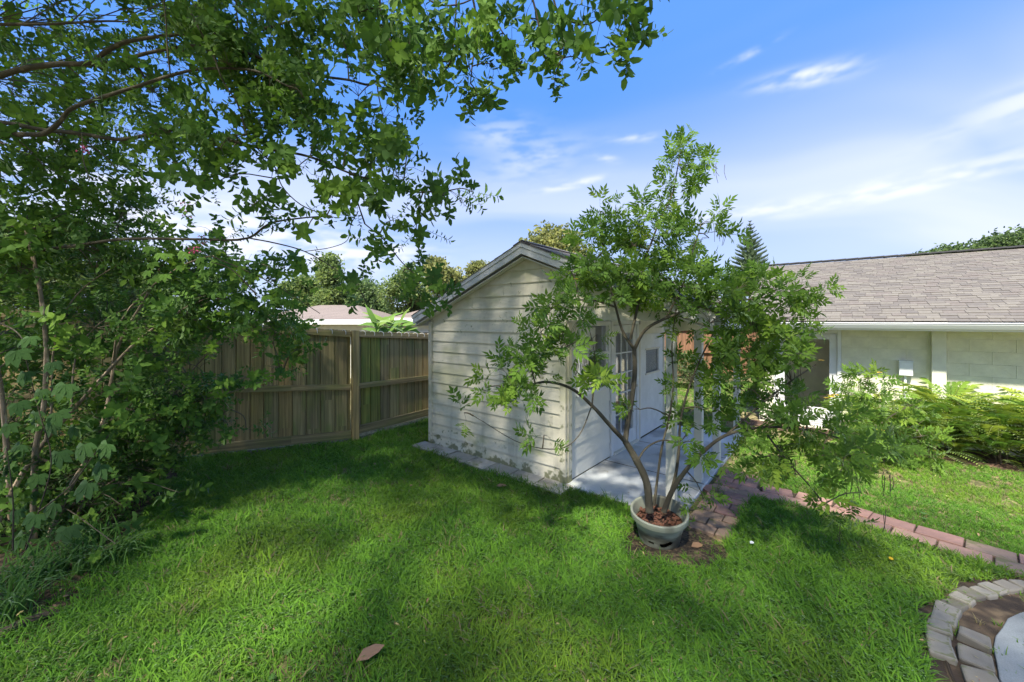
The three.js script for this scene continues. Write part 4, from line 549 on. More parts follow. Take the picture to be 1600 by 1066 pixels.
{ // the tree over the photographer's head, whose crown shades the lawn; its lowest twigs hang into the top of the view
  const t = thing('shade_tree', 'broad leaved tree whose hanging twigs show along the top edge', 'tree', [-2.9, 0, 3.2]); const O = t.position;
  const L = (x, y, z) => V(x - O.x, y, z - O.z), gr = new THREE.Group(); gr.name = 'crown'; gr.position.copy(O).negate();
  part('trunk', limb([L(-2.9, 0, 3.2), L(-2.8, 1.6, 3.15), L(-2.5, 3.1, 2.9), L(-2.2, 4.2, 2.6)], 0.24, 0.14, 14, 6, 0.08), M.barkDark, t); t.add(gr);
  const hub = V(-2.2, 4.2, 2.6), ends = [[-4.8, 6.0, 0.8], [-3.2, 6.6, -1.2], [-1.2, 6.4, -1.6], [0.4, 6.2, -0.6], [1.6, 6.0, 0.6], [-0.2, 6.9, 1.6], [-2.2, 7.2, 1.0], [-5.2, 6.2, 3.0], [-3.6, 6.5, 4.6], [0.8, 6.3, 2.8]], nodes = [];
  ends.forEach((e, i) => { const E2 = V(...e), p = [hub, hub.clone().lerp(E2, 0.5).add(V(0, 0.5, 0)), E2]; part('limb', limb(p, 0.05, 0.012, 8, 5, 0.1, i + 60), M.barkDark, gr); nodes.push(...sample(p, 12).slice(4)); });
  const R = rng(515), list = [], inCrown = (x, z) => { // x, z three.js
    const e1 = (x - 1.15) * 0.70 + (-z - 1.25) * 0.72; if (e1 > -0.15) return false;            // right edge of the crown
    return x > -8.6 && z > -4.1 - 0.25 * Math.sin(x * 1.7) && z < 5.5 && fbm(x * 0.8 + 3, z * 0.8 + 7, 3, 919) > 0.30; };
  let n = 0, guard = 0; const more = () => { for (let i = 0; i < 560; i++) { const x = -7.6 + R() * 7.2, z = -1.9 - R() * 2.2, y = 5.6 + R() * 1.6; if (y - EYE < 0.88 * -z + 0.35) continue; const s = 0.85 + R() * 0.5; list.push({ m: new THREE.Matrix4().makeTranslation(x, y, z).multiply(orient(rv(R), 0)).multiply(new THREE.Matrix4().makeScale(s, s, s)), k: Math.floor(R() * 3), c: Math.floor(R() * 4) }); } }; more();
  while (n < 2700 && guard++ < 60000) { const x = -8.6 + R() * 11.6, z = -4.4 + R() * 10, y = 5.5 + R() * 1.9; if (!inCrown(x, z)) continue; if (z < -0.4 && y - EYE < 0.88 * -z + 0.35) continue; n++; const s = 0.85 + R() * 0.5; list.push({ m: new THREE.Matrix4().makeTranslation(x, y, z).multiply(orient(rv(R), 0)).multiply(new THREE.Matrix4().makeScale(s, s, s)), k: Math.floor(R() * 3), c: Math.floor(R() * 4) }); }
  hang(gr, list, [31, 32, 33].map(s => clump(s, 16, 0.26, 0.10, 0.052)), M.shadeLeaf, 0, 'leaf_spray');
  // hanging twigs in view
  const twigs = [[[640, -60], [660, -10], [690, 8], [735, 0], [770, -40]], [[716, -60], [713, 0], [711, 40], [709, 72]], [[589, -60], [595, 20], [609, 61], [622, 95]], [[770, -60], [772, 20], [785, 50], [800, 66]], [[860, -60], [868, 10], [884, 30], [920, 38], [945, 20]], [[968, -50], [972, 0], [976, 30]], [[820, -50], [838, 20], [850, 70], [880, 90]], [[730, -40], [745, 40], [738, 100], [735, 130]]];
  const nd = []; twigs.forEach((p, i) => { const q = px(p, 2.3, 2.25); part('hanging_twig', limb([q[0].clone().add(V(-0.3, 0.9, 0.7)), ...q], 0.009, 0.003, 6, 4), M.barkDark, gr); nd.push(...sample(q, 10).slice(2)); });
  const C2 = [[690, 70, 34, 26], [730, 60, 30, 36], [700, 105, 36, 22], [735, 110, 26, 22], [745, 150, 12, 8], [770, 60, 26, 30], [800, 75, 24, 26], [770, 100, 18, 12], [820, 30, 24, 26], [850, 90, 22, 14], [880, 75, 24, 26], [905, 40, 20, 20], [870, 110, 14, 12], [940, 30, 30, 22], [985, 20, 30, 20], [1005, 40, 20, 24], [980, 65, 18, 22], [640, 70, 22, 26], [625, 90, 26, 20], [650, 15, 22, 20], [590, 40, 26, 30], [560, 20, 26, 24], [600, 80, 18, 20], [910, 95, 10, 14], [760, 20, 16, 14]].map(([u, v, a, b]) => cl(u, v, a, b, 2.25, Math.max(2, Math.round(a * b / 95))));
  for (const c of C2) c.r.z = 0.18;
  hang(gr, sprout(gr, nd, C2, M.barkDark, { seed: 71, twig: 0.003, lift: -0.3, scale: 0.8, density: 1.25 }), ovalSprays, M.shadeLeaf, 300, 'leaf_spray');
}
// strap-leaved grass clumps at the lower left
{
  const R = rng(818), blade = (l) => { const n = 5, pos = [], idx = [], b = 0.4 + R() * 0.9, w = 0.005 + R() * 0.003; for (let i = 0; i <= n; i++) { const t = i / n, a = b * t, x = l * t * Math.sin(a), y = l * t * Math.cos(a * 1.2), ww = w * (1 - t * t * 0.9); pos.push(x, y, -ww, x, y, ww); if (i) { const k = i * 2; idx.push(k - 2, k - 1, k, k - 1, k + 1, k); } } const g = new THREE.BufferGeometry(); g.setAttribute('position', new THREE.Float32BufferAttribute(pos, 3)); g.setAttribute('uv', new THREE.Float32BufferAttribute(new Array(pos.length / 3 * 2).fill(0), 2)); g.setIndex(idx); g.computeVertexNormals(); return g; };
  const spots = [[20, 925, 'at the left edge'], [70, 905, 'below the creeper leaves'], [125, 890, 'in the middle of the clumps'], [180, 880, 'nearest to the lawn'], [15, 965, 'beside the old timber edging'], [150, 850, 'under the leaning stems']];
  for (const [u, v, where] of spots) { const d = EYE * FOCAL / (v - 500), p = at(u, v, d), t = thing('grass_clump', 'long strappy dark green grass clump ' + where, 'grass clump', [p.x, 0, p.z], 0, 'grass clumps under the shrub'); const gs = []; for (let i = 0; i < 70; i++) { const g = blade(0.22 + R() * 0.24); g.rotateY(R() * 6.28); g.translate((R() - 0.5) * 0.22, 0, (R() - 0.5) * 0.2); gs.push(g); } part('blades', mergeGeometries(gs), leafMat(col(0.085 + R() * 0.03, 0.20 + R() * 0.04, 0.03)), t, 'stuff'); }
  // old timber edging
  const a = at(-10, 1003, EYE * FOCAL / 503), b = at(95, 958, EYE * FOCAL / 458); const e = part('timber_edging', limb([V(a.x, 0.03, a.z), V((a.x + b.x) / 2, 0.035, (a.z + b.z) / 2), V(b.x, 0.01, b.z)], 0.035, 0.025, 6, 4, 0.2), M.barkDark, scene); tag(e, 'rotting timber edging half buried at the lower left', 'edging');
}

// ------------------------------------------------------------------ plants by the house
function frondGeo(seed, L, pairs, len, wid) { const R = rng(seed), gs = [], p = (t) => V(0, L * t * (1 - 0.25 * t), -0.45 * L * t * t); gs.push(limb([p(0), p(0.35), p(0.7), p(1)], 0.003, 0.001, 3, 2)); for (let i = 0; i < pairs; i++) { const t = 0.12 + 0.86 * i / pairs, s = Math.sin(Math.PI * (0.18 + 0.8 * t)) * (0.85 + R() * 0.3); for (const k of [-1, 1]) gs.push(place(leaf(len * s, wid, 0.2, 0.1, 0.3, 1, 0.7, 0.7), V(k, 0.35, -0.1 * R()), p(t), (R() - 0.5) * 0.4, 1, V(0, 0, 1))); } return mergeGeometries(gs); }
{
  const fg = [frondGeo(1, 0.62, 17, 0.085, 0.018), frondGeo(2, 0.5, 14, 0.08, 0.02)], R = rng(929);
  const plants = [[0.98, 0.5, 34, 0.92, 'beside the electrical box'], [1.75, 0.45, 50, 1.12, 'in front of the pilaster'], [2.2, 0.62, 44, 1.0, 'low and bushy in the middle of the bed'], [2.75, 0.5, 50, 1.08, 'at the right end of the bed'], [1.5, 0.75, 40, 0.8, 'at the front of the mulch bed']];
  plants.forEach(([lx, lz, n, s, where]) => { const [X, D] = houseWorld(lx, lz), t = thing('fern_shrub', 'yellow green feathery shrub ' + where, 'shrub', [X, 0, -D], 0, 'feathery shrubs along the house'); const list = [];
    for (let k = 0; k < 5; k++) { const a = k * 1.3; part('stem', limb([V(0.04 * Math.cos(a), 0, 0.04 * Math.sin(a)), V(0.08 * Math.cos(a), 0.25 * s, 0.08 * Math.sin(a)), V(0.18 * Math.cos(a), 0.5 * s, 0.18 * Math.sin(a))], 0.012, 0.006, 5, 3), M.barkDark, t); }
    for (let i = 0; i < n * 2.9; i++) { const a = R() * 6.28, h = 0.06 + R() * 0.68 * s, r = 0.05 + R() * 0.22, dir = V(Math.cos(a), 0.25 + R() * 1.3, Math.sin(a)), sc = s * (0.85 + R() * 0.5); const m = new THREE.Matrix4().makeTranslation(r * Math.cos(a), h, r * Math.sin(a)).multiply(orient(dir, 0, V(0, 1, 0))).multiply(new THREE.Matrix4().makeScale(sc, sc, sc)); list.push({ m, k: Math.floor(R() * 2), c: Math.floor(R() * 4) }); }
    list.forEach(q => { q.w = q.m; }); for (const q of list) { const o = part('frond', fg[q.k], M.fern[h3(q.m, q.c)], t); o.applyMatrix4(q.m); } });
  function h3(m, c) { return c; }
  // a second feathery-leaved bush with yellow flowers, left of the ferns
  const t = thing('flowering_bush', 'dark leaved bush with yellow flowers in front of the house wall', 'shrub'); const nodes = [], b = V(4.9, 0, -5.75);
  const defs = [[b, ...px([[1340, 650], [1350, 610], [1362, 580]], 5.6, 5.4)], [b, ...px([[1380, 660], [1410, 640], [1440, 625]], 5.6, 5.3)], [b, ...px([[1320, 680], [1300, 650]], 5.7, 5.5)], [b, ...px([[1400, 690], [1450, 680]], 5.4, 5.2)]];
  for (const p of defs) { part('stem', limb(p, 0.016, 0.005, 6, 4), M.bark, t); nodes.push(...sample(p, 10).slice(3)); }
  const C = [[1358, 592, 14, 10], [1345, 610, 20, 14], [1372, 618, 20, 14], [1365, 645, 30, 18], [1408, 655, 26, 16], [1340, 660, 26, 26], [1390, 680, 36, 24], [1430, 670, 26, 24], [1330, 690, 26, 20], [1420, 705, 30, 18], [1370, 710, 30, 18]].map(([u, v, a, c]) => cl(u, v, a, c, 5.4, 7));
  hang(t, sprout(t, nodes, C, M.twig, { seed: 5, twig: 0.004, scale: 0.85, lift: 0.2, density: 1.3 }), [1, 2, 3, 4].map(i => compoundSpray(i)), M.tecoma, 300, 'leaf_spray');
  for (const [u, v] of [[1373, 582], [1376, 585], [1300, 620], [1305, 617]]) { const gs = []; for (let i = 0; i < 5; i++) gs.push(place(leaf(0.04, 0.03, 0.5, 0), V(Math.cos(i * 1.26), 0.5, Math.sin(i * 1.26)), V(0, 0, 0))); part('flower', mergeGeometries(gs), M.petal, t).position.copy(at(u, v, 5.3)); }
}
{ // weeds by the porch corner
  const R = rng(33), g = simpleSpray(91, 9, 0.16, 0.05, 0.016);
  for (const [lx, lz, where] of [[1.36, 0.12, 'at the porch slab corner'], [1.42, -0.35, 'in the paver joints by the porch'], [1.5, -0.9, 'further along the pavers']]) { const [X, D] = shedWorld(lx, lz), t = thing('weed', 'small narrow leaved weed ' + where, 'weed', [X, 0.03, -D], 0, 'weeds in the paving'); for (let i = 0; i < 7; i++) { const o = part('shoot', g, M.tecoma[Math.floor(R() * 4)], t); o.position.set((R() - 0.5) * 0.1, 0, (R() - 0.5) * 0.1); o.rotation.set((R() - 0.5) * 1.4, R() * 6, (R() - 0.5) * 1.4); o.scale.setScalar(0.6 + R() * 0.5); } }
}

// ------------------------------------------------------------------ beyond the fence
function farTree(name, label, u, d, vTop, wPx, vLow, mats, seed, o = {}) {
  const X = (u - 800) / FOCAL * d, topY = EYE + (500 - vTop) / FOCAL * d, lowY = Math.max(0.3, EYE + (500 - vLow) / FOCAL * d), w = wPx / FOCAL * d / 2, R = rng(seed), t = thing(name, label, 'tree', [X, 0, -d], 0, o.group || 'trees beyond the garden');
  part('trunk', limb([V(0, 0, 0), V(0.1, lowY * 0.6, 0), V(-0.05, mix(lowY, topY, 0.55), 0)], 0.03 * topY, 0.012 * topY, 8, 5, 0.1), M.barkDark, t);
  const list = [], lobes = []; const nl = o.lobes || 11; for (let i = 0; i < nl; i++) { const a = R() * 6.28, h = R(), rr = w * (0.35 + 0.65 * R()) * Math.sin(Math.PI * (0.16 + 0.74 * h)); lobes.push([Math.cos(a) * rr * 0.8, mix(lowY, topY - w * 0.3, h), Math.sin(a) * rr * 0.8, w * (0.26 + R() * 0.22)]); }
  for (const l of lobes) { part('branch', limb([V(0, Math.min(l[1] * 0.75, topY * 0.6), 0), V(l[0] * 0.5, l[1] * 0.9, l[2] * 0.5), V(l[0], l[1], l[2])], 0.008 * topY, 0.004 * topY, 5, 3), M.barkDark, t); const n = o.n || 120; for (let i = 0; i < n; i++) { let q; do { q = rv(R); } while (q.lengthSq() > 1); q.multiplyScalar(0.55 + 0.45 * Math.cbrt(R())); const p = V(l[0] + q.x * l[3] * 1.15, l[1] + q.y * l[3] * 0.9, l[2] + q.z * l[3]); const s = (o.s || 1) * (0.7 + R() * 0.6); list.push({ m: new THREE.Matrix4().makeTranslation(p.x, p.y, p.z).multiply(orient(rv(R), 0)).multiply(new THREE.Matrix4().makeScale(s, s, s)), k: Math.floor(R() * 2), c: Math.floor(R() * 3) }); } }
  hang(t, list, farClumps, mats, 0, 'leaf'); return t;
}
const farClumps = [clump(41, 14, 0.24, 0.13, 0.07), clump(42, 14, 0.24, 0.11, 0.06)];
farTree('broadleaf_tree', 'rounded mid green tree beyond the fence left of the shed', 520, 17, 402, 70, 492, M.far, 1, { n: 140 });
farTree('broadleaf_tree', 'low light green tree spreading over the neighbour roof', 470, 19, 432, 80, 496, M.far, 2);
farTree('broadleaf_tree', 'olive yellow tree just left of the shed roof slope', 690, 15, 392, 62, 480, M.farOlive, 3, { n: 110 });
farTree('broadleaf_tree', 'dusty grey green tree behind the bright banana plant', 640, 18, 408, 84, 490, M.far, 4, { n: 90 });
farTree('broadleaf_tree', 'pale yellow green tree showing above the shed ridge', 862, 13, 358, 120, 450, M.farOlive, 5, { n: 120 });
farTree('broadleaf_tree', 'small tree peeping over the left shed roof slope', 745, 20, 412, 40, 480, M.farOlive, 6);
farTree('broadleaf_tree', 'dark tree at the far end behind the porch', 1075, 17, 440, 130, 520, M.far, 7, { n: 110 });
farTree('broadleaf_tree', 'dark green bush tree poking over the house ridge', 1465, 17, 372, 70, 430, M.farDark, 8, { n: 100, lobes: 8 });
farTree('broadleaf_tree', 'olive flat topped tree behind the house ridge at the right edge', 1575, 16, 362, 130, 430, M.farDark, 9, { n: 140, lobes: 14 });
farTree('broadleaf_tree', 'large green tree behind the fence at the far left', 60, 13, 330, 260, 490, M.far, 10, { n: 150, lobes: 14 });
farTree('broadleaf_tree', 'mid green tree behind the fence seen through the shrubs', 250, 16, 400, 220, 495, M.far, 12, { n: 130, lobes: 12 });
farTree('broadleaf_tree', 'distant tree filling the gap over the neighbour house', 580, 26, 430, 110, 492, M.farDark, 13, { n: 120, s: 1.4 });
{ // tiered conifer
  const d = 26, X = (1172 - 800) / FOCAL * d, H = EYE + 155 / FOCAL * d, t = thing('conifer_tree', 'tiered dark conifer rising behind the house roof', 'tree', [X, 0, -d]), R = rng(12);
  part('trunk', limb([V(0, 0, 0), V(0.03, H * 0.5, 0), V(0, H, 0)], 0.16, 0.02, 8, 6), M.barkDark, t);
  const gs = [limb([V(0, 0, 0), V(0.5, 0.02, 0), V(1, 0.14, 0)], 0.022, 0.012, 4, 3)]; for (let i = 0; i < 15; i++) { const q = 0.15 + 0.85 * i / 15; for (const s of [-1, 1]) { const l = 0.26 * (1.15 - q * 0.7); gs.push(limb([V(q, 0.14 * q * q, 0), V(q + l * 0.5, 0.14 * q * q + 0.05, s * l * 0.7), V(q + l * 0.9, 0.14 * q * q + 0.12, s * l)], 0.022, 0.012, 4, 2)); } } const bg = mergeGeometries(gs), cm = std({ color: col(0.14, 0.20, 0.10), roughness: 0.9 });
  const nW = 19; for (let k = 0; k < nW; k++) { const q = k / (nW - 1), y = H * (0.42 + 0.57 * q), len = mix(1.75, 0.14, Math.pow(q, 1.1)); for (let j = 0; j < 7; j++) { const o = part('branch', bg, cm, t); o.position.y = y + (R() - 0.5) * 0.06; o.rotation.y = j * 0.898 + k * 0.6 + R() * 0.2; o.rotation.z = 0.12 + 0.3 * q; o.scale.setScalar(len * (0.9 + R() * 0.2)); } }
}
{ // big-leaved plant just behind the fence
  const p = at(610, 540, 8.6), t = thing('banana_plant', 'bright green broad leaved plant just behind the fence by the shed', 'plant', [p.x, 0, p.z]), R = rng(55), mats = greens([[0.17, 0.30, 0.05], [0.12, 0.24, 0.04], [0.22, 0.34, 0.06]], {});
  for (let i = 0; i < 3; i++) part('stalk', limb([V(i * 0.2 - 0.2, 0, 0), V(i * 0.22 - 0.22, 1.0, 0), V(i * 0.25 - 0.25, 1.6, 0)], 0.05, 0.03, 7, 3), M.barkPale, t);
  for (let i = 0; i < 60; i++) { const a = R() * 6.28, g = leaf(0.3 + R() * 0.3, 0.1 + R() * 0.06, 0.4 + R() * 0.5, 0.35), o = part('leaf', g, mats[i % 3], t), y = 1.35 + R() * 0.55; o.applyMatrix4(new THREE.Matrix4().makeTranslation((R() - 0.5) * 0.8, y, (R() - 0.5) * 0.4).multiply(orient(V(Math.cos(a) * 0.8, 0.1 + R() * 1.0, Math.sin(a) * 0.6), 0, V(0, 0.8, 0.6)))); }
}
function bungalow(label, X0, X1, D0, D1, eave, ridge, roofMat, wallMat, name = 'neighbour_house') {
  const t = thing(name, label, 'house', [(X0 + X1) / 2, 0, -D0]), w = X1 - X0, dp = D1 - D0; boxAt('wall', t, wallMat, w - 0.8, eave, dp - 0.8, 0, eave / 2, -dp / 2);
  const h = w / 2, q = (x, y, z) => V(x, y, z), i = Math.min(dp / 2, h * 0.7);
  part('roof', solid([q(-h, eave - 0.02, 0), q(h, eave - 0.02, 0), q(h - i, ridge, -dp / 2 + 0.01), q(-h + i, ridge, -dp / 2 + 0.01)], [q(-h, eave - 0.02, -dp), q(h, eave - 0.02, -dp), q(h - i, ridge, -dp / 2 - 0.01), q(-h + i, ridge, -dp / 2 - 0.01)]), roofMat, t);
  boxAt('fascia', t, M.gutter, w + 0.02, 0.16, 0.03, 0, eave - 0.05, 0.02); boxAt('window', t, M.pane, 1.2, 0.9, 0.04, -w * 0.2, eave - 1.0, -0.39); boxAt('window_frame', t, M.white, 1.34, 0.06, 0.06, -w * 0.2, eave - 0.52, -0.38);
}
bungalow('neighbouring bungalow with a faded pink roof beyond the left fence', -9.5, -4.6, 13.2, 19, 1.98, 2.6, M.roofPink, M.paintHouse);
bungalow('neighbouring bungalow with pale red roof just left of the shed', -5.0, 0.5, 15.5, 22, 2.05, 2.8, M.roofPink, M.paintHouse);
{ // shrub screen in front of the rear fence, seen through the porch
  const R = rng(77); for (const [X, D, h, w, m, label] of [[2.6, 9.6, 0.9, 0.7, M.fern, 'low yellow green shrub seen between the porch posts'], [4.0, 11.2, 1.2, 0.9, M.far, 'rounded green shrub beyond the porch'], [5.2, 11.6, 1.0, 0.8, M.farDark, 'dark shrub at the house corner']]) { const t = thing('garden_shrub', label, 'shrub', [X, 0, -D]), list = []; part('stem', limb([V(0, 0, 0), V(0.04, h * 0.4, 0), V(0, h * 0.7, 0)], 0.03, 0.012, 6, 3), M.barkDark, t); for (let i = 0; i < 170; i++) { let q; do { q = rv(R); } while (q.lengthSq() > 1); list.push({ m: new THREE.Matrix4().makeTranslation(q.x * w * 0.6, h * 0.55 + q.y * h * 0.5, q.z * w * 0.6).multiply(orient(rv(R), 0)).multiply(new THREE.Matrix4().makeScale(0.55, 0.55, 0.55)), k: i, c: i }); } hang(t, list, farClumps, m, 0, 'leaf'); }
}

// ------------------------------------------------------------------ grass
{
  const R = rng(2024), lawn = new THREE.Group(); lawn.name = 'lawn_grass'; tag(lawn, 'thick green lawn grass covering the yard', 'grass', null, 'stuff'); scene.add(lawn);
  const tuft = (seed, n, hMin, hMax, wd, rad) => { const q = rng(seed), pos = [], idx = []; for (let b = 0; b < n; b++) { const l = mix(hMin, hMax, q()), a = q() * 6.28, bend = 0.25 + q() * 1.0, w = wd * (0.7 + q() * 0.6), ox = (q() - 0.5) * rad * 2, oz = (q() - 0.5) * rad * 2, ca = Math.cos(a), sa = Math.sin(a), tw = q() * 3.14, k0 = pos.length / 3; const m = 3; for (let i = 0; i <= m; i++) { const t = i / m, an = bend * t, r = l * t * Math.sin(an), y = l * t * Math.cos(an * 0.9) , ww = w * (i === m ? 0.12 : 1 - 0.35 * t), tx = Math.cos(tw), tz = Math.sin(tw); pos.push(ox + r * ca - tx * ww, y, oz + r * sa - tz * ww, ox + r * ca + tx * ww, y, oz + r * sa + tz * ww); if (i) { const k = k0 + i * 2; idx.push(k - 2, k - 1, k, k - 1, k + 1, k); } } } const g = new THREE.BufferGeometry(); g.setAttribute('position', new THREE.Float32BufferAttribute(pos, 3)); g.setAttribute('uv', new THREE.Float32BufferAttribute(new Array(pos.length / 3 * 2).fill(0), 2)); g.setIndex(idx); g.computeVertexNormals(); return g; };
  const geos = [tuft(1, 9, 0.035, 0.095, 0.0040, 0.024), tuft(2, 9, 0.03, 0.12, 0.0042, 0.026), tuft(3, 8, 0.03, 0.075, 0.0046, 0.022), tuft(4, 10, 0.035, 0.10, 0.0034, 0.028)];
  const lists = geos.map(() => []);
  const lineSide = (A, B, X, D) => (B[0] - A[0]) * (D - A[1]) - (B[1] - A[1]) * (X - A[0]);
  const ok = (X, D) => {
    const [lx, lz] = shedLocal(X, D); if (lx > -2.6 && lx < 1.36 && lz < 0.075 && lz > -3.75) return 0;
    const fray = (fbm(X * 7, D * 7, 3, 3) - 0.5) * 0.12;
    if (lx > -2.66 && lx < 0.0 && lz < 0.25 + fray && lz > -0.1) return 0; if (lx > 1.2 && lx < 1.80 + fray && lz < 0.14 + fray && lz > -1.8) return (R() < 0.04) ? 0.5 : 0;
    let pd = 9; if (X > 2 && D < 5.5 && D > 0.5) for (const p of pathPts) pd = Math.min(pd, Math.hypot(p.x - X, -p.z - D)); if (pd < 0.20 + fray * 0.6) return R() < 0.02 ? 0.4 : 0;
    if (Math.hypot(X - PC[0], D - PC[1]) < 1.84 + fray) return R() < 0.02 ? 0.7 : 0;
    const po = Math.hypot((X - 1.4), (D - 3.5) / 0.75); if (po < 0.24) return 0; if (po < 0.44 + fray * 2) return R() < 0.16 ? 0.6 : 0;
    if (X < -1.0) { if (lineSide(FP[0], FP[1], X, D) > -0.3 && X < -2.6) return 0; if (X > -2.65 && D > 6 && lineSide(FP[1], FP[3], X, D) > -0.06) return 0; if (lineSide(FP[1], FP[3], X, D) > -0.55 && D > 6.3 && X > -2.9 && R() < 0.6) return 0.6; }
    const be = bedEdge(D) + (fbm(X * 3, D * 3, 3, 6) - 0.5) * 0.5; if (X < be - 0.1) return R() < 0.10 && X > be - 1 ? 0.8 : 0; if (X < be + 0.15 && R() < 0.55) return 0;
    const [hx, hz] = houseLocal(X, D); if (hx > -1.2 && hz < 0.98 + fray) return 0; if (hx > -0.9 && hz < 0.1) return 0;
    return 1;
  };
  const add = (X, D, sc) => { const o = ok(X, D); if (!o) return; const bare = fbm(X * 2.3 + 5, D * 2.3, 4, 15); const [hx] = houseLocal(X, D); const sunny = pathSide(X, D); if (sunny && bare > 0.62 && R() < 0.6) return; if (bare > 0.72 && R() < 0.6) return;
    const s = sc * o * (0.55 + 0.8 * fbm(X * 3, D * 3, 3, 8) + (R() - 0.5) * 0.4) * (sunny ? 0.62 : 1); const c = fbm(X * 1.6, D * 1.6, 4, 40) * 0.6 + R() * 0.75 - 0.1; const dry = R() < (sunny ? 0.10 : 0.03) + 0.06 * smooth(0.55, 0.75, bare); lists[Math.floor(R() * 4)].push([X, D, s, c, dry]); };
  const pathSide = (X, D) => X > 2.3 && (D > 4.6 || lineSide([2.8, 4.75], [4.6, 2.7], X, D) > 0);
  const scatter = (x0, x1, d0, d1, dens, sc) => { const n = Math.round((x1 - x0) * (d1 - d0) * dens); for (let i = 0; i < n; i++) { const X = mix(x0, x1, R()), D = mix(d0, d1, R()); if (Math.abs(X / D) > 1.42 && D > 1.5) continue; add(X, D, sc); } };
  scatter(-3.6, 4.7, 1.6, 3.2, 2100, 1); scatter(-4.8, 7.2, 3.2, 5.0, 1500, 1); scatter(-5, 10.5, 5.0, 8.2, 900, 1.05); scatter(1.5, 9, 8.2, 12.5, 420, 1.2);
  { const ros = []; for (let i = 0; i < 7; i++) ros.push(place(leaf(0.036, 0.016, 0.4, 0.2), V(Math.cos(i * 0.9), 0.7, Math.sin(i * 0.9)), V(0, 0.03, 0), 0, 0.8 + 0.3 * hash2(i, 2, 3), V(0, 1, 0))); const g = mergeGeometries(ros), wl = []; for (let i = 0; i < 420; i++) { const D = 1.9 + R() * R() * 5, X = (R() * 2 - 1) * 1.3 * D; if (fbm(X * 1.3, D * 1.3, 3, 501) < 0.5 || ok(X, D) < 1) continue; const sc = 0.4 + R() * 0.5; wl.push({ m: new THREE.Matrix4().compose(V(X, 0.012, -D), new THREE.Quaternion().setFromEuler(new THREE.Euler(0, R() * 6, 0)), V(sc, sc, sc)), k: 0, c: Math.floor(R() * 2) }); } hang(lawn, wl, [g], [leafMat(col(0.08, 0.20, 0.03)), leafMat(col(0.11, 0.23, 0.03))], 0, 'weed'); }
  const mat = leafMat(0xffffff, { transmission: 0.36 }); const c = new THREE.Color(), m = new THREE.Matrix4(), e = new THREE.Euler(), qn = new THREE.Quaternion();
  lists.forEach((L, i) => { const im = new THREE.InstancedMesh(geos[i], mat, L.length); im.name = 'grass_tufts'; im.userData.kind = 'stuff'; im.castShadow = im.receiveShadow = true; L.forEach(([X, D, s, k, dry], j) => { e.set((R() - 0.5) * 0.3, R() * 6.28, (R() - 0.5) * 0.3); m.compose(V(X, 0.0, -D), qn.setFromEuler(e), V(s * 1.05, s, s * 1.05)); im.setMatrixAt(j, m); if (dry) c.setRGB(0.26, 0.21, 0.10); else { const yl = smooth(0.45, 0.75, fbm(X * 0.9 + 11, D * 0.9, 4, 60)); c.setRGB(mix(0.066, 0.165, k) * (1 + 0.28 * yl), mix(0.19, 0.35, k), mix(0.014, 0.022, k)); }; im.setColorAt(j, c); }); lawn.add(im); });
}
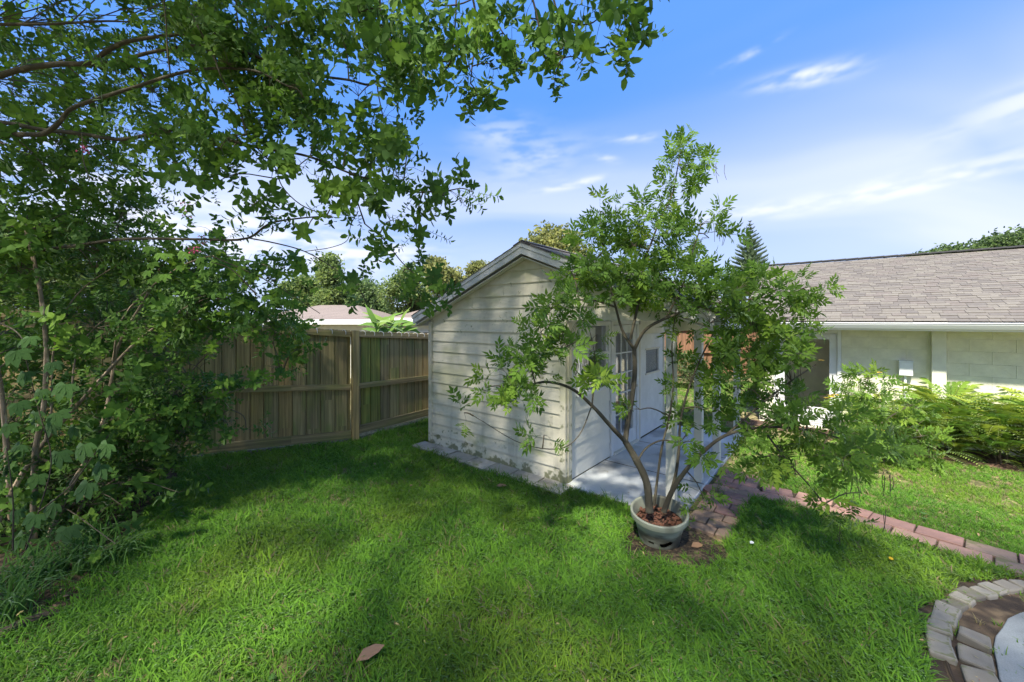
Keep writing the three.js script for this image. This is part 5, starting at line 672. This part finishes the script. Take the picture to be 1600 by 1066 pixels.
// ------------------------------------------------------------------ small things on the ground
{
  const g = (u, v) => { const d = EYE * FOCAL / (v - 500); return at(u, v, d); };
  const fall = (u, v, len, wid, y, m, label, ang, name = 'fallen_leaf', cat = 'leaf') => { const p = g(u, v), o = part(numbered(name), leaf(len, wid, 0.12, 0.35), m, scene); o.applyMatrix4(new THREE.Matrix4().makeTranslation(p.x, y, p.z).multiply(orient(V(Math.cos(ang), 0.12, -Math.sin(ang)), 0, V(0.1, 1, 0.35)))); tag(o, label, cat, 'fallen leaves on the lawn'); };
  fall(556, 1052, 0.17, 0.07, 0.065, std({ color: col(0.33, 0.18, 0.095), roughness: 0.75, side: THREE.DoubleSide }), 'large curled brown leaf on the grass near the bottom edge', 0.7);
  fall(775, 768, 0.13, 0.05, 0.06, M.dead, 'brown leaf on the grass beside the shed pavers', 0.1);
  fall(640, 768, 0.05, 0.025, 0.06, M.dead, 'small brown leaf in the mid lawn', 0.9); fall(1172, 862, 0.05, 0.03, 0.07, M.white, 'tiny pale petal on the grass right of the pot', 0.4, 'fallen_petal', 'petal'); fall(1390, 888, 0.05, 0.03, 0.07, M.petal, 'yellow petal on the grass below the brick path', 0.4, 'fallen_petal', 'petal'); fall(1080, 858, 0.12, 0.06, 0.02, M.dead, 'curled dead leaf on the soil beside the pot', 0.2);
}
{ // small dry leaves and bits lying about on the lawn and paving
  const R = rng(3131), gs = [leaf(0.028, 0.011, 0.3, 0.4), leaf(0.038, 0.015, 0.5, 0.3), leaf(0.022, 0.006, 0.2, 0.2)], mats = [std({ color: col(0.34, 0.22, 0.11), side: THREE.DoubleSide }), std({ color: col(0.45, 0.36, 0.14), side: THREE.DoubleSide }), std({ color: col(0.24, 0.14, 0.08), side: THREE.DoubleSide })], list = [];
  for (let i = 0; i < 330; i++) { const D = 2 + R() * R() * 6, X = (R() * 2 - 1) * 1.25 * D, [lx, lz] = shedLocal(X, D); if (lx > -2.5 && lx < 0 && lz < 0.05) continue; const pave = (lx > 0 && lx < 1.3 && lz < 0.1) ? 0.052 : (lx > 1.3 && lx < 1.8 && lz < 0.1 && lz > -1.7) ? 0.055 : 0.025 + R() * 0.03; list.push({ m: new THREE.Matrix4().makeTranslation(X, pave, -D).multiply(orient(V(R() - 0.5, 0.1 * R(), R() - 0.5), 0, V(R() * 0.5, 1, R() * 0.5))), k: i, c: Math.floor(R() * 3) }); }
  const t = new THREE.Group(); t.name = 'leaf_litter'; tag(t, 'small dry leaves scattered over lawn and paving', 'leaves', null, 'stuff'); scene.add(t); hang(t, list, gs, mats, 0, 'leaf');
}
scene.traverse(o => { if (o.isMesh) { o.castShadow = true; o.receiveShadow = true; } });
renderer.render(scene, camera);
